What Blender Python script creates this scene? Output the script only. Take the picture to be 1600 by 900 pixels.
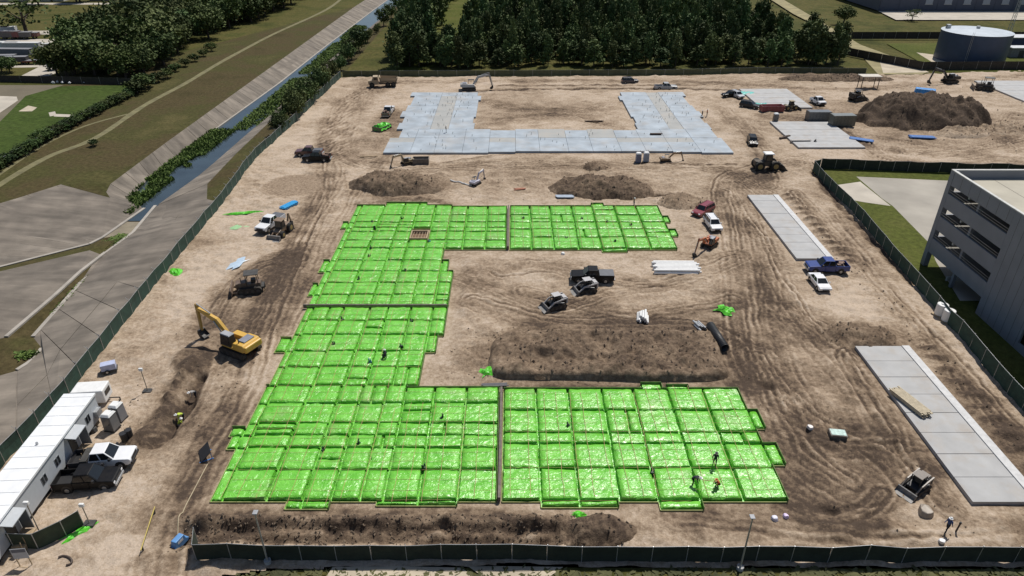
import bpy, bmesh, math, random
import numpy as np
from mathutils import Vector, Matrix
from mathutils.geometry import delaunay_2d_cdt
R = math.radians
random.seed(7)
for o in list(bpy.data.objects): bpy.data.objects.remove(o)
scene = bpy.context.scene
col = scene.collection

# ------------------------------------------------------------------ camera, sky, sun, exposure
CAM_H, CAM_P, CAM_F = 50.0, R(30.1), 1069.0          # drone height, tilt below horizontal, focal length in photo pixels
cam = bpy.data.cameras.new('camera'); camo = bpy.data.objects.new('camera', cam); col.objects.link(camo)
camo.location = (0, 0, CAM_H); camo.rotation_euler = (R(90) - CAM_P, 0, 0)
cam.sensor_width = 36; cam.lens = 36 * CAM_F / 1600; cam.clip_end = 5000; cam.clip_start = 1
scene.camera = camo
world = bpy.data.worlds.new('World'); scene.world = world; world.use_nodes = True
wn = world.node_tree.nodes; wl = world.node_tree.links
sky = wn.new('ShaderNodeTexSky'); sky.sky_type = 'NISHITA'; sky.sun_disc = False
sky.sun_elevation = R(58); sky.sun_rotation = R(30)
wn['Background'].inputs['Strength'].default_value = 0.075
wl.new(sky.outputs[0], wn['Background'].inputs[0])
sun = bpy.data.lights.new('sun', 'SUN'); sun.energy = 4.6; sun.angle = R(0.53); sun.color = (1, 0.955, 0.88)
suno = bpy.data.objects.new('sun', sun); col.objects.link(suno)
suno.rotation_euler = Vector((-0.30, -0.52, -1)).to_track_quat('-Z', 'Y').to_euler()
suno.location = (60, 60, 140)
vs = scene.view_settings; vs.view_transform = 'Standard'; vs.look = 'None'; vs.exposure = 0.0; vs.gamma = 1

def w(u, v, z=0.0):
    """photo pixel -> point on the level z"""
    dx = (u - 800) / CAM_F; dy = (450 - v) / CAM_F
    Y = math.cos(CAM_P) + dy * math.sin(CAM_P); Z = -math.sin(CAM_P) + dy * math.cos(CAM_P)
    t = (z - CAM_H) / Z
    return (dx * t, Y * t)

# ------------------------------------------------------------------ noise
_tab = np.random.RandomState(3).rand(512, 512).astype(np.float32)
def vnoise(x, y, s, seed=0):
    x = np.asarray(x, float) / s + seed * 17.31; y = np.asarray(y, float) / s + seed * 9.77
    xi = np.floor(x).astype(int); yi = np.floor(y).astype(int)
    fx = x - xi; fy = y - yi
    fx = fx * fx * (3 - 2 * fx); fy = fy * fy * (3 - 2 * fy)
    a = _tab[xi & 511, yi & 511]; b = _tab[(xi + 1) & 511, yi & 511]
    c = _tab[xi & 511, (yi + 1) & 511]; d = _tab[(xi + 1) & 511, (yi + 1) & 511]
    return (a * (1 - fx) + b * fx) * (1 - fy) + (c * (1 - fx) + d * fx) * fy
def fbm(x, y, s, seed=0, n=4):
    t = 0; a = 1; tot = 0
    for i in range(n):
        t = t + a * vnoise(x, y, s, seed + i * 3); tot += a; a *= .5; s *= .5
    return t / tot

# ------------------------------------------------------------------ materials
MATS = {}
def mat(name, c, rough=.6, metal=0., var=.12, scale=2., bump=0., bscale=20., c2=None, spec=None, objrand=0., detail=4):
    if name in MATS: return MATS[name]
    m = bpy.data.materials.new(name); m.use_nodes = True
    nt = m.node_tree; b = nt.nodes['Principled BSDF']
    b.inputs['Roughness'].default_value = rough; b.inputs['Metallic'].default_value = metal
    if spec is not None: b.inputs['Specular IOR Level'].default_value = spec
    tc = nt.nodes.new('ShaderNodeTexCoord')
    nz = nt.nodes.new('ShaderNodeTexNoise'); nz.inputs['Scale'].default_value = scale; nz.inputs['Detail'].default_value = detail
    nt.links.new(tc.outputs['Object'], nz.inputs['Vector'])
    rp = nt.nodes.new('ShaderNodeValToRGB')
    ca = [max(0, k * (1 - var)) for k in c]; cb = c2 if c2 else [min(1, k * (1 + var)) for k in c]
    rp.color_ramp.elements[0].position = .3; rp.color_ramp.elements[1].position = .7
    rp.color_ramp.elements[0].color = (*ca, 1); rp.color_ramp.elements[1].color = (*cb, 1)
    nt.links.new(nz.outputs['Fac'], rp.inputs['Fac'])
    out = rp.outputs['Color']
    if objrand:
        oi = nt.nodes.new('ShaderNodeObjectInfo'); hs = nt.nodes.new('ShaderNodeHueSaturation')
        wn_ = nt.nodes.new('ShaderNodeTexWhiteNoise'); wn_.noise_dimensions = '1D'; mh = nt.nodes.new('ShaderNodeMapRange'); mh.inputs[3].default_value = .47; mh.inputs[4].default_value = .53
        nt.links.new(oi.outputs['Random'], wn_.inputs['W']); nt.links.new(wn_.outputs['Value'], mh.inputs[0]); nt.links.new(mh.outputs[0], hs.inputs['Hue'])
        mr = nt.nodes.new('ShaderNodeMapRange'); mr.inputs[3].default_value = 1 - objrand; mr.inputs[4].default_value = 1 + objrand
        nt.links.new(oi.outputs['Random'], mr.inputs[0]); nt.links.new(mr.outputs[0], hs.inputs['Value'])
        nt.links.new(out, hs.inputs['Color']); out = hs.outputs['Color']
    nt.links.new(out, b.inputs['Base Color'])
    if bump:
        n2 = nt.nodes.new('ShaderNodeTexNoise'); n2.inputs['Scale'].default_value = bscale; n2.inputs['Detail'].default_value = 5
        nt.links.new(tc.outputs['Object'], n2.inputs['Vector'])
        bp = nt.nodes.new('ShaderNodeBump'); bp.inputs['Strength'].default_value = bump; bp.inputs['Distance'].default_value = .1
        nt.links.new(n2.outputs['Fac'], bp.inputs['Height']); nt.links.new(bp.outputs[0], b.inputs['Normal'])
    MATS[name] = m
    return m

def paint(name, c, rough=.3, dust=.25):
    """vehicle paint with a film of site dust on it"""
    if name in MATS: return MATS[name]
    m = mat(name, c, rough, 0, .06, 1.5)
    nt = m.node_tree; b = nt.nodes['Principled BSDF']
    src = b.inputs['Base Color'].links[0].from_socket
    tc = nt.nodes.new('ShaderNodeTexCoord'); nz = nt.nodes.new('ShaderNodeTexNoise'); nz.inputs['Scale'].default_value = 3
    nt.links.new(tc.outputs['Object'], nz.inputs['Vector'])
    mr = nt.nodes.new('ShaderNodeMapRange'); mr.inputs[1].default_value = .35; mr.inputs[2].default_value = .75
    mr.inputs[3].default_value = dust * .3; mr.inputs[4].default_value = dust
    nt.links.new(nz.outputs['Fac'], mr.inputs[0])
    mx = nt.nodes.new('ShaderNodeMixRGB'); mx.inputs[2].default_value = (.34, .27, .2, 1)
    nt.links.new(mr.outputs[0], mx.inputs[0]); nt.links.new(src, mx.inputs[1]); nt.links.new(mx.outputs[0], b.inputs['Base Color'])
    b.inputs['Coat Weight'].default_value = .3 if dust < .35 and max(c) > .05 else 0
    b.inputs['Specular IOR Level'].default_value = .5 if max(c) > .05 else .16
    return m

def muddied(m, amt=.55, scale=.35, lo=.5, hi=.72, c=(.33, .26, .185)):
    # dried mud and sand tracked over a surface
    nt = m.node_tree; b = nt.nodes['Principled BSDF']; src = b.inputs['Base Color'].links[0].from_socket
    tc = nt.nodes.new('ShaderNodeTexCoord'); ge = nt.nodes.new('ShaderNodeNewGeometry'); nz = nt.nodes.new('ShaderNodeTexNoise'); nz.inputs['Scale'].default_value = scale; nz.inputs['Detail'].default_value = 9; nz.inputs['Roughness'].default_value = .7
    nt.links.new(ge.outputs['Position'], nz.inputs['Vector'])
    mr = nt.nodes.new('ShaderNodeMapRange'); mr.inputs[1].default_value = lo; mr.inputs[2].default_value = hi; mr.inputs[3].default_value = 0; mr.inputs[4].default_value = amt
    nt.links.new(nz.outputs['Fac'], mr.inputs[0]); mx = nt.nodes.new('ShaderNodeMixRGB'); mx.inputs[2].default_value = (*c, 1)
    nt.links.new(mr.outputs[0], mx.inputs[0]); nt.links.new(src, mx.inputs[1]); nt.links.new(mx.outputs[0], b.inputs['Base Color']); return m

def streaked(m, sx=.12, sy=.8, amt=.3):
    # rain stains running down a slope (along x)
    nt = m.node_tree; b = nt.nodes['Principled BSDF']; src = b.inputs['Base Color'].links[0].from_socket
    tc = nt.nodes.new('ShaderNodeTexCoord'); mp = nt.nodes.new('ShaderNodeMapping'); mp.inputs['Scale'].default_value = (sx, sy, .3); mp.inputs['Rotation'].default_value = (0, 0, R(-12))
    nz = nt.nodes.new('ShaderNodeTexNoise'); nz.inputs['Scale'].default_value = .55; nz.inputs['Detail'].default_value = 7; nz.inputs['Roughness'].default_value = .6
    nt.links.new(tc.outputs['Object'], mp.inputs['Vector']); nt.links.new(mp.outputs[0], nz.inputs['Vector'])
    mr = nt.nodes.new('ShaderNodeMapRange'); mr.inputs[1].default_value = .38; mr.inputs[2].default_value = .62; mr.inputs[3].default_value = 1 - amt; mr.inputs[4].default_value = 1.12
    nt.links.new(nz.outputs['Fac'], mr.inputs[0]); mx = nt.nodes.new('ShaderNodeMixRGB'); mx.blend_type = 'MULTIPLY'; mx.inputs[0].default_value = 1
    nt.links.new(src, mx.inputs[1]); nt.links.new(mr.outputs[0], mx.inputs[2]); nt.links.new(mx.outputs[0], b.inputs['Base Color']); return m

def dirt_material():
    m = bpy.data.materials.new('site_dirt'); m.use_nodes = True
    nt = m.node_tree; N = nt.nodes.new; L = nt.links.new; b = nt.nodes['Principled BSDF']
    b.inputs['Roughness'].default_value = .95; b.inputs['Specular IOR Level'].default_value = .15
    at = N('ShaderNodeAttribute'); at.attribute_name = 'damp'
    tc = N('ShaderNodeTexCoord')
    n1 = N('ShaderNodeTexNoise'); n1.inputs['Scale'].default_value = 1.9; n1.inputs['Detail'].default_value = 10; n1.inputs['Roughness'].default_value = .72
    L(tc.outputs['Object'], n1.inputs['Vector'])
    ma = N('ShaderNodeMath'); ma.operation = 'MULTIPLY_ADD'; ma.inputs[1].default_value = 1.55; L(n1.outputs['Fac'], ma.inputs[0])
    sb = N('ShaderNodeMath'); sb.operation = 'SUBTRACT'; sb.inputs[1].default_value = .775; L(at.outputs['Fac'], sb.inputs[0]); L(sb.outputs[0], ma.inputs[2])
    rp = N('ShaderNodeValToRGB'); cr = rp.color_ramp
    cr.elements[0].position = 0; cr.elements[0].color = (.46, .372, .29, 1)
    cr.elements[1].position = 1; cr.elements[1].color = (.07, .05, .037, 1)
    for p, c in ((.28, (.352, .272, .197)), (.55, (.228, .168, .116)), (.8, (.135, .096, .066))):
        e = cr.elements.new(p); e.color = (*c, 1)
    L(ma.outputs[0], rp.inputs['Fac'])
    n3 = N('ShaderNodeTexNoise'); n3.inputs['Scale'].default_value = 6; n3.inputs['Detail'].default_value = 5; L(tc.outputs['Object'], n3.inputs['Vector'])
    mr = N('ShaderNodeMapRange'); mr.inputs[3].default_value = .72; mr.inputs[4].default_value = 1.28; L(n3.outputs['Fac'], mr.inputs[0])
    mx = N('ShaderNodeMixRGB'); mx.blend_type = 'MULTIPLY'; mx.inputs[0].default_value = 1
    L(rp.outputs[0], mx.inputs[1]); L(mr.outputs[0], mx.inputs[2]); L(mx.outputs[0], b.inputs['Base Color'])
    bp = N('ShaderNodeBump'); bp.inputs['Strength'].default_value = .8; bp.inputs['Distance'].default_value = .16
    n2 = N('ShaderNodeTexNoise'); n2.inputs['Scale'].default_value = 4; n2.inputs['Detail'].default_value = 8; n2.inputs['Roughness'].default_value = .7
    L(tc.outputs['Object'], n2.inputs['Vector']); L(n2.outputs['Fac'], bp.inputs['Height']); L(bp.outputs[0], b.inputs['Normal'])
    return m
M_DIRT = dirt_material()

def grass_material(name, cols, s1=.06, s2=.9):
    m = bpy.data.materials.new(name); m.use_nodes = True
    nt = m.node_tree; N = nt.nodes.new; L = nt.links.new; b = nt.nodes['Principled BSDF']
    b.inputs['Roughness'].default_value = .95; b.inputs['Specular IOR Level'].default_value = .1
    tc = N('ShaderNodeTexCoord')
    a = N('ShaderNodeTexNoise'); a.inputs['Scale'].default_value = s1; a.inputs['Detail'].default_value = 7; a.inputs['Roughness'].default_value = .65
    c = N('ShaderNodeTexNoise'); c.inputs['Scale'].default_value = s2; c.inputs['Detail'].default_value = 6; c.inputs['Roughness'].default_value = .7
    L(tc.outputs['Object'], a.inputs['Vector']); L(tc.outputs['Object'], c.inputs['Vector'])
    rp = N('ShaderNodeValToRGB'); cr = rp.color_ramp
    cr.elements[0].position = .32; cr.elements[0].color = (*cols[0], 1); cr.elements[1].position = .68; cr.elements[1].color = (*cols[-1], 1)
    for i, k in enumerate(cols[1:-1]):
        e = cr.elements.new(.32 + .36 * (i + 1) / (len(cols) - 1)); e.color = (*k, 1)
    L(a.outputs['Fac'], rp.inputs['Fac'])
    mr = N('ShaderNodeMapRange'); mr.inputs[1].default_value = .3; mr.inputs[2].default_value = .7; mr.inputs[3].default_value = .6; mr.inputs[4].default_value = 1.35
    L(c.outputs['Fac'], mr.inputs[0])
    mx = N('ShaderNodeMixRGB'); mx.blend_type = 'MULTIPLY'; mx.inputs[0].default_value = 1
    L(rp.outputs[0], mx.inputs[1]); L(mr.outputs[0], mx.inputs[2]); L(mx.outputs[0], b.inputs['Base Color'])
    bp = N('ShaderNodeBump'); bp.inputs['Strength'].default_value = .5; bp.inputs['Distance'].default_value = .3
    L(c.outputs['Fac'], bp.inputs['Height']); L(bp.outputs[0], b.inputs['Normal'])
    MATS[name] = m
    return m
M_GRASS = grass_material('grass_field', [(.042, .047, .013), (.064, .066, .018), (.09, .08, .026), (.055, .064, .016)])
M_LEVEE = grass_material('grass_levee', [(.052, .044, .018), (.072, .056, .026), (.06, .058, .02), (.09, .078, .031)], .05, 1.3)
M_LAWN = grass_material('lawn', [(.034, .055, .011), (.05, .076, .016), (.05, .068, .018)], .05, .8)
M_OLIVE = grass_material('grass_lot', [(.058, .072, .015), (.078, .09, .02), (.1, .1, .03)], .08, 1.2)

def leaf_material(name, c1, c2):
    m = mat(name, c1, .75, 0, .25, .7, c2=c2, spec=.2, objrand=.42)
    b = m.node_tree.nodes['Principled BSDF']
    b.inputs['Subsurface Weight'].default_value = 0
    return m
M_PINE = leaf_material('leaf_pine', (.05, .075, .026), (.13, .175, .06))
M_BROAD = leaf_material('leaf_broad', (.045, .07, .022), (.115, .155, .048))
M_LIGHT = leaf_material('leaf_light', (.05, .075, .02), (.09, .12, .03))
M_SHRUB = leaf_material('leaf_shrub', (.03, .05, .013), (.06, .095, .022))
M_BARK = mat('bark', (.08, .06, .045), .9, bump=.3)
M_CONC = mat('canal_concrete', (.185, .157, .127), .9, 0, .22, .35, bump=.15, bscale=6, detail=9)
M_CONC2 = mat('canal_concrete_stained', (.165, .14, .114), .9, 0, .25, .3, bump=.15, bscale=6, detail=9)
streaked(M_CONC); streaked(M_CONC2)
M_SEDIMENT = mat('sediment', (.2, .17, .12), .9, 0, .25, .4, bump=.2)
M_BLUECON = mat('slab_concrete_blue', (.31, .355, .4), .75, 0, .2, .3, bump=.05, detail=8)
M_TANCON = mat('slab_concrete_tan', (.325, .328, .318), .8, 0, .12, .3, bump=.05, detail=8)
M_GREYCON = mat('pad_concrete', (.37, .37, .37), .8, 0, .1, .5, bump=.05, detail=8)
muddied(M_BLUECON, .45, .16, .48, .75); muddied(M_GREYCON, .5, .3, .5, .75); muddied(M_TANCON, .5, .3)
M_LOT = mat('lot_concrete', (.31, .285, .245), .9, 0, .22, .12, bump=.05, detail=9)
M_ROAD = mat('pale_road', (.42, .38, .32), .9, 0, .15, .2, bump=.1)
M_WATER = mat('canal_water', (.035, .05, .06), .08, 0, .2, .2, bump=.03, bscale=3)
M_GLASS = mat('dark_glass', (.012, .015, .018), .08, 0, .1)
M_TYRE = mat('tyre_rubber', (.02, .019, .018), .85, 0, .2, 6)
M_RIM = mat('rim_metal', (.4, .4, .4), .4, .7)
M_BLACK = mat('black_plastic', (.018, .018, .02), .5)
M_STEEL = mat('galvanised_steel', (.42, .43, .44), .45, .6, .15)
M_DARKSTEEL = mat('dark_steel', (.06, .058, .055), .6, .3, .3)
M_WHITE = mat('white_sheet', (.72, .73, .74), .45, 0, .06, 1, spec=.4)
M_WHITEP = mat('white_plastic', (.7, .7, .69), .4, 0, .06)
M_WOOD = mat('lumber', (.36, .27, .17), .8, 0, .2, 3)
M_SCREEN = mat('fence_screen', (.018, .05, .036), .8, 0, .25, 1.2, bump=.2, bscale=5)
M_SCREEND = mat('fence_screen_dark', (.022, .03, .02), .85, 0, .25, 1.2, bump=.2, bscale=5)
M_TRACK = mat('machine_track', (.05, .042, .035), .85, .2, .4, 4)
M_BUCKET = mat('worn_bucket_steel', (.2, .19, .18), .6, 0, .3, 3)
M_LAMP = mat('headlight_glass', (.75, .76, .78), .15)
M_TAIL = mat('tail_light', (.35, .02, .02), .25)

# ------------------------------------------------------------------ mesh builder
class MB:
    def __init__(s): s.v = []; s.f = []
    def add(s, vs, fs):
        o = len(s.v); s.v += [tuple(p) for p in vs]; s.f += [tuple(i + o for i in f) for f in fs]; return s
    def bx(s, x0, x1, y0, y1, z0, z1):
        return s.add([(x0,y0,z0),(x1,y0,z0),(x1,y1,z0),(x0,y1,z0),(x0,y0,z1),(x1,y0,z1),(x1,y1,z1),(x0,y1,z1)],
              [(3,2,1,0),(4,5,6,7),(0,1,5,4),(1,2,6,5),(2,3,7,6),(3,0,4,7)])
    def frus(s, b, t, z0, z1):
        """rect b=(x0,x1,y0,y1) at z0 to rect t at z1"""
        return s.add([(b[0],b[2],z0),(b[1],b[2],z0),(b[1],b[3],z0),(b[0],b[3],z0),(t[0],t[2],z1),(t[1],t[2],z1),(t[1],t[3],z1),(t[0],t[3],z1)],
              [(3,2,1,0),(4,5,6,7),(0,1,5,4),(1,2,6,5),(2,3,7,6),(3,0,4,7)])
    def cyl(s, p0, p1, r0, r1=None, n=10, caps=True):
        r1 = r0 if r1 is None else r1
        p0 = Vector(p0); p1 = Vector(p1); d = (p1 - p0).normalized()
        a = d.orthogonal().normalized(); b = d.cross(a)
        vs = []
        for p, r in ((p0, r0), (p1, r1)):
            for i in range(n):
                t = 2 * math.pi * i / n; vs.append(p + a * (r * math.cos(t)) + b * (r * math.sin(t)))
        fs = [(i, (i + 1) % n, n + (i + 1) % n, n + i) for i in range(n)]
        if caps: fs += [tuple(range(n - 1, -1, -1)), tuple(range(n, 2 * n))]
        return s.add(vs, fs)
    def prism(s, prof, y0, y1):
        """closed (x,z) outline extruded along y"""
        n = len(prof)
        vs = [(x, y0, z) for x, z in prof] + [(x, y1, z) for x, z in prof]
        fs = [(i, (i + 1) % n, n + (i + 1) % n, n + i) for i in range(n)]
        fs += [tuple(range(n - 1, -1, -1)), tuple(range(n, 2 * n))]
        return s.add(vs, fs)
    def bar(s, p0, p1, wd, ht):
        """rectangular bar between two points"""
        p0 = Vector(p0); p1 = Vector(p1); d = (p1 - p0).normalized()
        up = Vector((0, 0, 1)) if abs(d.z) < .95 else Vector((1, 0, 0))
        a = d.cross(up).normalized() * wd / 2; b = a.cross(d).normalized() * ht / 2
        vs = [p + x * a + y * b for p in (p0, p1) for x, y in ((-1,-1),(1,-1),(1,1),(-1,1))]
        return s.add(vs, [(0,1,2,3),(7,6,5,4),(0,4,5,1),(1,5,6,2),(2,6,7,3),(3,7,4,0)])
    def quad(s, a, b, c, d): return s.add([a, b, c, d], [(0,1,2,3)])
    def mesh(s, name, m, smooth=False):
        me = bpy.data.meshes.new(name); me.from_pydata(s.v, [], s.f)
        bm = bmesh.new(); bm.from_mesh(me); bmesh.ops.recalc_face_normals(bm, faces=bm.faces); bm.to_mesh(me); bm.free()
        if m: me.materials.append(m)
        if smooth: me.polygons.foreach_set('use_smooth', [True] * len(me.polygons))
        return me
    def build(s, name, m, parent=None, smooth=False, bevel=0, segs=2):
        o = bpy.data.objects.new(name, s.mesh(name, m, smooth)); col.objects.link(o)
        if parent: o.parent = parent
        if bevel:
            md = o.modifiers.new('bevel', 'BEVEL'); md.width = bevel; md.segments = segs; md.limit_method = 'ANGLE'; md.angle_limit = R(25)
        return o
def tag(o, label=None, cat=None, group=None, kind=None):
    for k, v in (('label', label), ('category', cat), ('group', group), ('kind', kind)):
        if v: o[k] = v
    return o
def thing(name, label, cat, loc=(0,0,0), rz=0, group=None):
    o = bpy.data.objects.new(name, None); col.objects.link(o); o.empty_display_size = .5
    o.location = loc; o.rotation_euler = (0, 0, R(rz)); return tag(o, label, cat, group)
def children(o): return [c for c in o.children]
def copy_tree(o, parent=None):
    c = o.copy(); col.objects.link(c); c.parent = parent
    for ch in list(o.children): copy_tree(ch, c)
    return c
def quick(name, mb, m, label, cat, loc=None, rz=0, group=None, **k):
    o = mb.build(name, m, None, **k); tag(o, label, cat, group)
    if loc: o.location = loc
    o.rotation_euler = (0, 0, R(rz)); return o
# ------------------------------------------------------------------ layout of the covered foundation (x, y in metres)
CL = [-28.4, -27.4, -23.2, -19.6, -17.0, -13.9, -10.9]
def cells(xs, ys): return [(xs[i], xs[i+1], ys[j], ys[j+1]) for j in range(len(ys)-1) for i in range(len(xs)-1)]
FOUND = {
 'nw': cells(CL, [81.0, 83.9, 87.4, 90.9, 94.4, 98.6]) + [(-10.9, -8.9, 81.0, 83.9), (-10.9, -8.9, 83.9, 87.4), (-10.9, -8.9, 87.4, 90.9), (-10.9, -9.8, 90.9, 94.4), (-29.4, -28.4, 90.9, 94.4), (-29.2, -28.4, 83.9, 87.0)]
       + [c for c in cells(CL, [98.6, 101.5, 104.8, 106.4, 108.6, 111.7, 116.0]) if not (-17.1 < c[0] < -16.9 and 101.4 < c[2] < 104.9)]
       + cells([-10.9, -8.0, -4.4, -0.95], [98.6, 101.5, 104.8, 106.4, 108.6, 111.7, 115.4])
       + [(-29.4, -28.4, 106.4, 108.6), (-23.2, -19.6, 116.0, 117.2), (-19.6, -17.0, 116.0, 117.2), (-17.0, -15.6, 116.0, 117.2)],
 'sw': cells(CL, [63.2, 66.8, 70.1, 73.8, 77.2, 80.5]) + [(-10.9, -8.9, 73.8, 77.2), (-10.9, -8.9, 77.2, 80.5), (-10.9, -9.6, 70.1, 73.8), (-29.8, -28.4, 70.1, 73.0)]
       + cells([-28.6, -27.5, -23.3, -19.8, -17.2, -14.4, -12.2, -8.9, -5.2, -1.5], [45.9, 49.8, 52.9, 54.8, 56.7, 60.0, 62.9])[:45]
       + cells([-28.6, -27.5, -23.3, -19.8, -17.2, -14.4, -12.2], [60.0, 63.2]) + cells([-12.2, -8.9, -5.2, -1.5], [60.0, 62.8])
       + [(-29.6, -28.6, 52.9, 54.8), (-30.0, -28.6, 54.8, 56.0), (-21.3, -19.8, 45.0, 45.9), (-19.8, -17.2, 45.0, 45.9), (-12.8, -8.9, 45.4, 45.9), (-8.9, -5.2, 45.4, 45.9)],
 'se': cells([-0.95, 2.75, 6.4, 10.3, 13.9, 17.9, 22.0, 26.1], [45.9, 50.0, 53.5, 55.2, 58.8, 62.6])
       + [(2.75, 6.4, 45.2, 45.9), (6.4, 10.0, 45.2, 45.9), (13.9, 17.9, 44.9, 45.9), (15.0, 17.4, 62.6, 63.6), (17.9, 20.5, 62.6, 63.2), (26.1, 27.2, 56.0, 58.8), (26.1, 27.5, 50.6, 53.5)],
 'ne': cells([-0.35, 3.2, 6.8, 10.8, 14.5, 18.5, 22.5, 26.6], [98.5, 102.6, 105.8, 108.6, 111.7, 115.6])
       + [(14.5, 18.5, 97.7, 98.5), (14.5, 16.8, 115.6, 116.8), (26.6, 27.6, 108.9, 111.0), (26.6, 27.8, 103.4, 105.6)],
}
ALLC = [c for k in FOUND for c in FOUND[k]]
USLAB = [(-28.4, 48.8, 145.0, 162.3), (-28.4, -8.7, 162.3, 197.2), (29.8, 48.6, 162.3, 198.0)]
STRIPS = [(44.6, 50.4, 95.0, 121.0), (43.4, 50.2, 45.6, 71.2), (66.2, 80.0, 181.5, 201.5), (64.4, 79.4, 148.8, 168.8), (140.5, 170.0, 187.5, 211.5)]
FLAT = [(-31, 28.5, 44.5, 64)] + [(-30.2, -8, 62, 118)] + [(-12, 28.5, 97, 117.5)] + USLAB + STRIPS

# ------------------------------------------------------------------ the building site's ground: relief and dampness
def P(l): return [w(*p) for p in l]
SITE = [(-51.7, 18), (-51.5, 45), (-51.3, 62), (-52.8, 88), (-54, 118), (-56, 143), (-54.8, 165), (-53.5, 217.3), (48, 219.2), (78, 222.5), (125, 220.5), (166.5, 227), (300, 236),
        (300, 128), (104, 132.5), (64.3, 136.2), (62.2, 135), (61.7, 115.4), (59.7, 90.1), (58.1, 73.8), (57, 59.2), (56.3, 38.5), (0, 38.7), (-20, 38.4), (-27.5, 37), (-30, 18)]
ROUTES = [  # pixels along the route, width m, dampness, lines, rut depth
 ([(575,135),(528,168),(508,215),(520,270),(470,370),(430,470),(385,590),(330,690),(285,760),(255,830),(238,895)], 6, .42, 9, .07),
 ([(520,180),(500,250),(500,300),(440,420),(370,540)], 5, .35, 7, .07),
 ([(545,135),(640,128),(1000,127),(1180,133),(1330,140),(1600,118)], 5, .4, 7, .08),
 ([(600,131),(560,165),(545,215),(555,250),(640,262),(800,256),(1000,258),(1130,268),(1200,300)], 7, .38, 9, .07),
 ([(1250,255),(1150,285),(1158,350),(1172,430),(1185,520),(1215,610),(1262,700),(1330,750)], 10, .42, 16, .1),
 ([(1130,300),(1190,400),(1230,480),(1300,560),(1360,640),(1400,720)], 8, .3, 10, .08),
 ([(1240,300),(1330,400),(1420,500),(1520,610),(1600,700)], 4, .4, 6, .08),
 ([(1300,330),(1400,455),(1500,575),(1590,680)], 3, .35, 4, .06),
 ([(1190,180),(1290,195),(1400,250),(1600,262)], 6, .4, 8, .08), ([(1130,170),(1190,230),(1200,290)], 6, .45, 7, .08),
 ([(740,470),(860,505),(1000,508),(1120,520),(1175,580)], 6, .35, 9, .07), ([(720,430),(860,480),(960,455),(1100,440)], 6, .3, 8, .06),
 ([(1235,785),(1290,812),(1350,800),(1380,770)], 4, .5, 6, .1), ([(1060,800),(1300,830),(1590,835)], 4, .25, 5, .05),
 ([(340,560),(300,650),(235,690)], 3, .3, 3, .05), ([(1450,200),(1520,190),(1590,230)], 6, .35, 8, .1), ([(1380,215),(1500,235),(1600,215)], 6, .35, 8, .1),
 ([(330,500),(380,430),(460,400)], 6, .5, 6, .06), ([(1270,160),(1330,215),(1400,235)], 4, .4, 5, .08),
]
ROUTES += [
 ([(790,420),(860,415),(1000,440),(1090,420),(1150,400)], 6, .3, 9, .08), ([(820,455),(960,490),(1090,480),(1150,470)], 5, .35, 9, .08),
 ([(1200,640),(1290,690),(1380,700),(1450,760)], 8, .22, 10, .09), ([(1180,560),(1250,640),(1350,690),(1440,700)], 8, .25, 10, .09),
 ([(1330,560),(1400,680),(1480,790)], 4, .45, 8, .09), ([(1210,480),(1290,520),(1340,560)], 6, .4, 8, .08),
 ([(630,215),(560,300),(500,420),(450,520)], 4, .3, 6, .06), ([(760,160),(860,175),(960,160)], 8, .35, 9, .08), ([(770,190),(870,180),(950,195)], 6, .35, 8, .08),
 ([(1340,225),(1450,240),(1590,250)], 6, .35, 10, .1), ([(1500,160),(1560,200),(1590,180)], 8, .35, 10, .12),
]
BLOBS = [  # pixel centre, rx m, ry m, dampness, lift m
 ((395,470), 9, 16, .28, 0), ((440,430), 8, 9, .12, 0), ((262,650), 4.4, 8, .2, -.15), ((300,565), 3, 3.5, .55, .3), ((460,289), 6.2, 5.5, .3, 0),
 ((965,555), 23, 12, .3, 0), ((1200,560), 11, 32, .12, 0), ((1190,690), 8, 14, .12, 0), ((330,705), 3, 9, .25, 0), ((600,812), 22, 2.2, .22, 0), ((1080,818), 12, 2.5, .15, 0),
 ((1390,190), 40, 22, .2, 0), ((900,280), 40, 10, .16, 0), ((1300,720), 14, 8, .08, 0), ((185,858), 2.6, 2.0, -.35, 0), ((1000,470), 18, 9, .1, 0), ((1450,640), 3, 30, .2, 0), ((1570,690), 5, 14, .35, 0), ((1345,525), 8, 6, .3, 0),
 ((840,610), 18, 2, .2, 0), ((740,560), 6, 9, .15, 0), ((1310,118), 20, 3, .5, 0), ((620,290), 14, 9, .2, 0), ((1330,480), 3.5, 6, -.3, 0), ((600,200), 5, 20, .3, 0),
 ((370,345), 10, 8, -.15, 0), ((330,430), 6, 14, -.2, 0), ((230,600), 7, 10, -.12, 0), ((480,200), 7, 26, -.15, 0), ((1050,440), 14, 6, -.12, 0), ((865,172), 20, 12, .12, 0),
]
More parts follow.
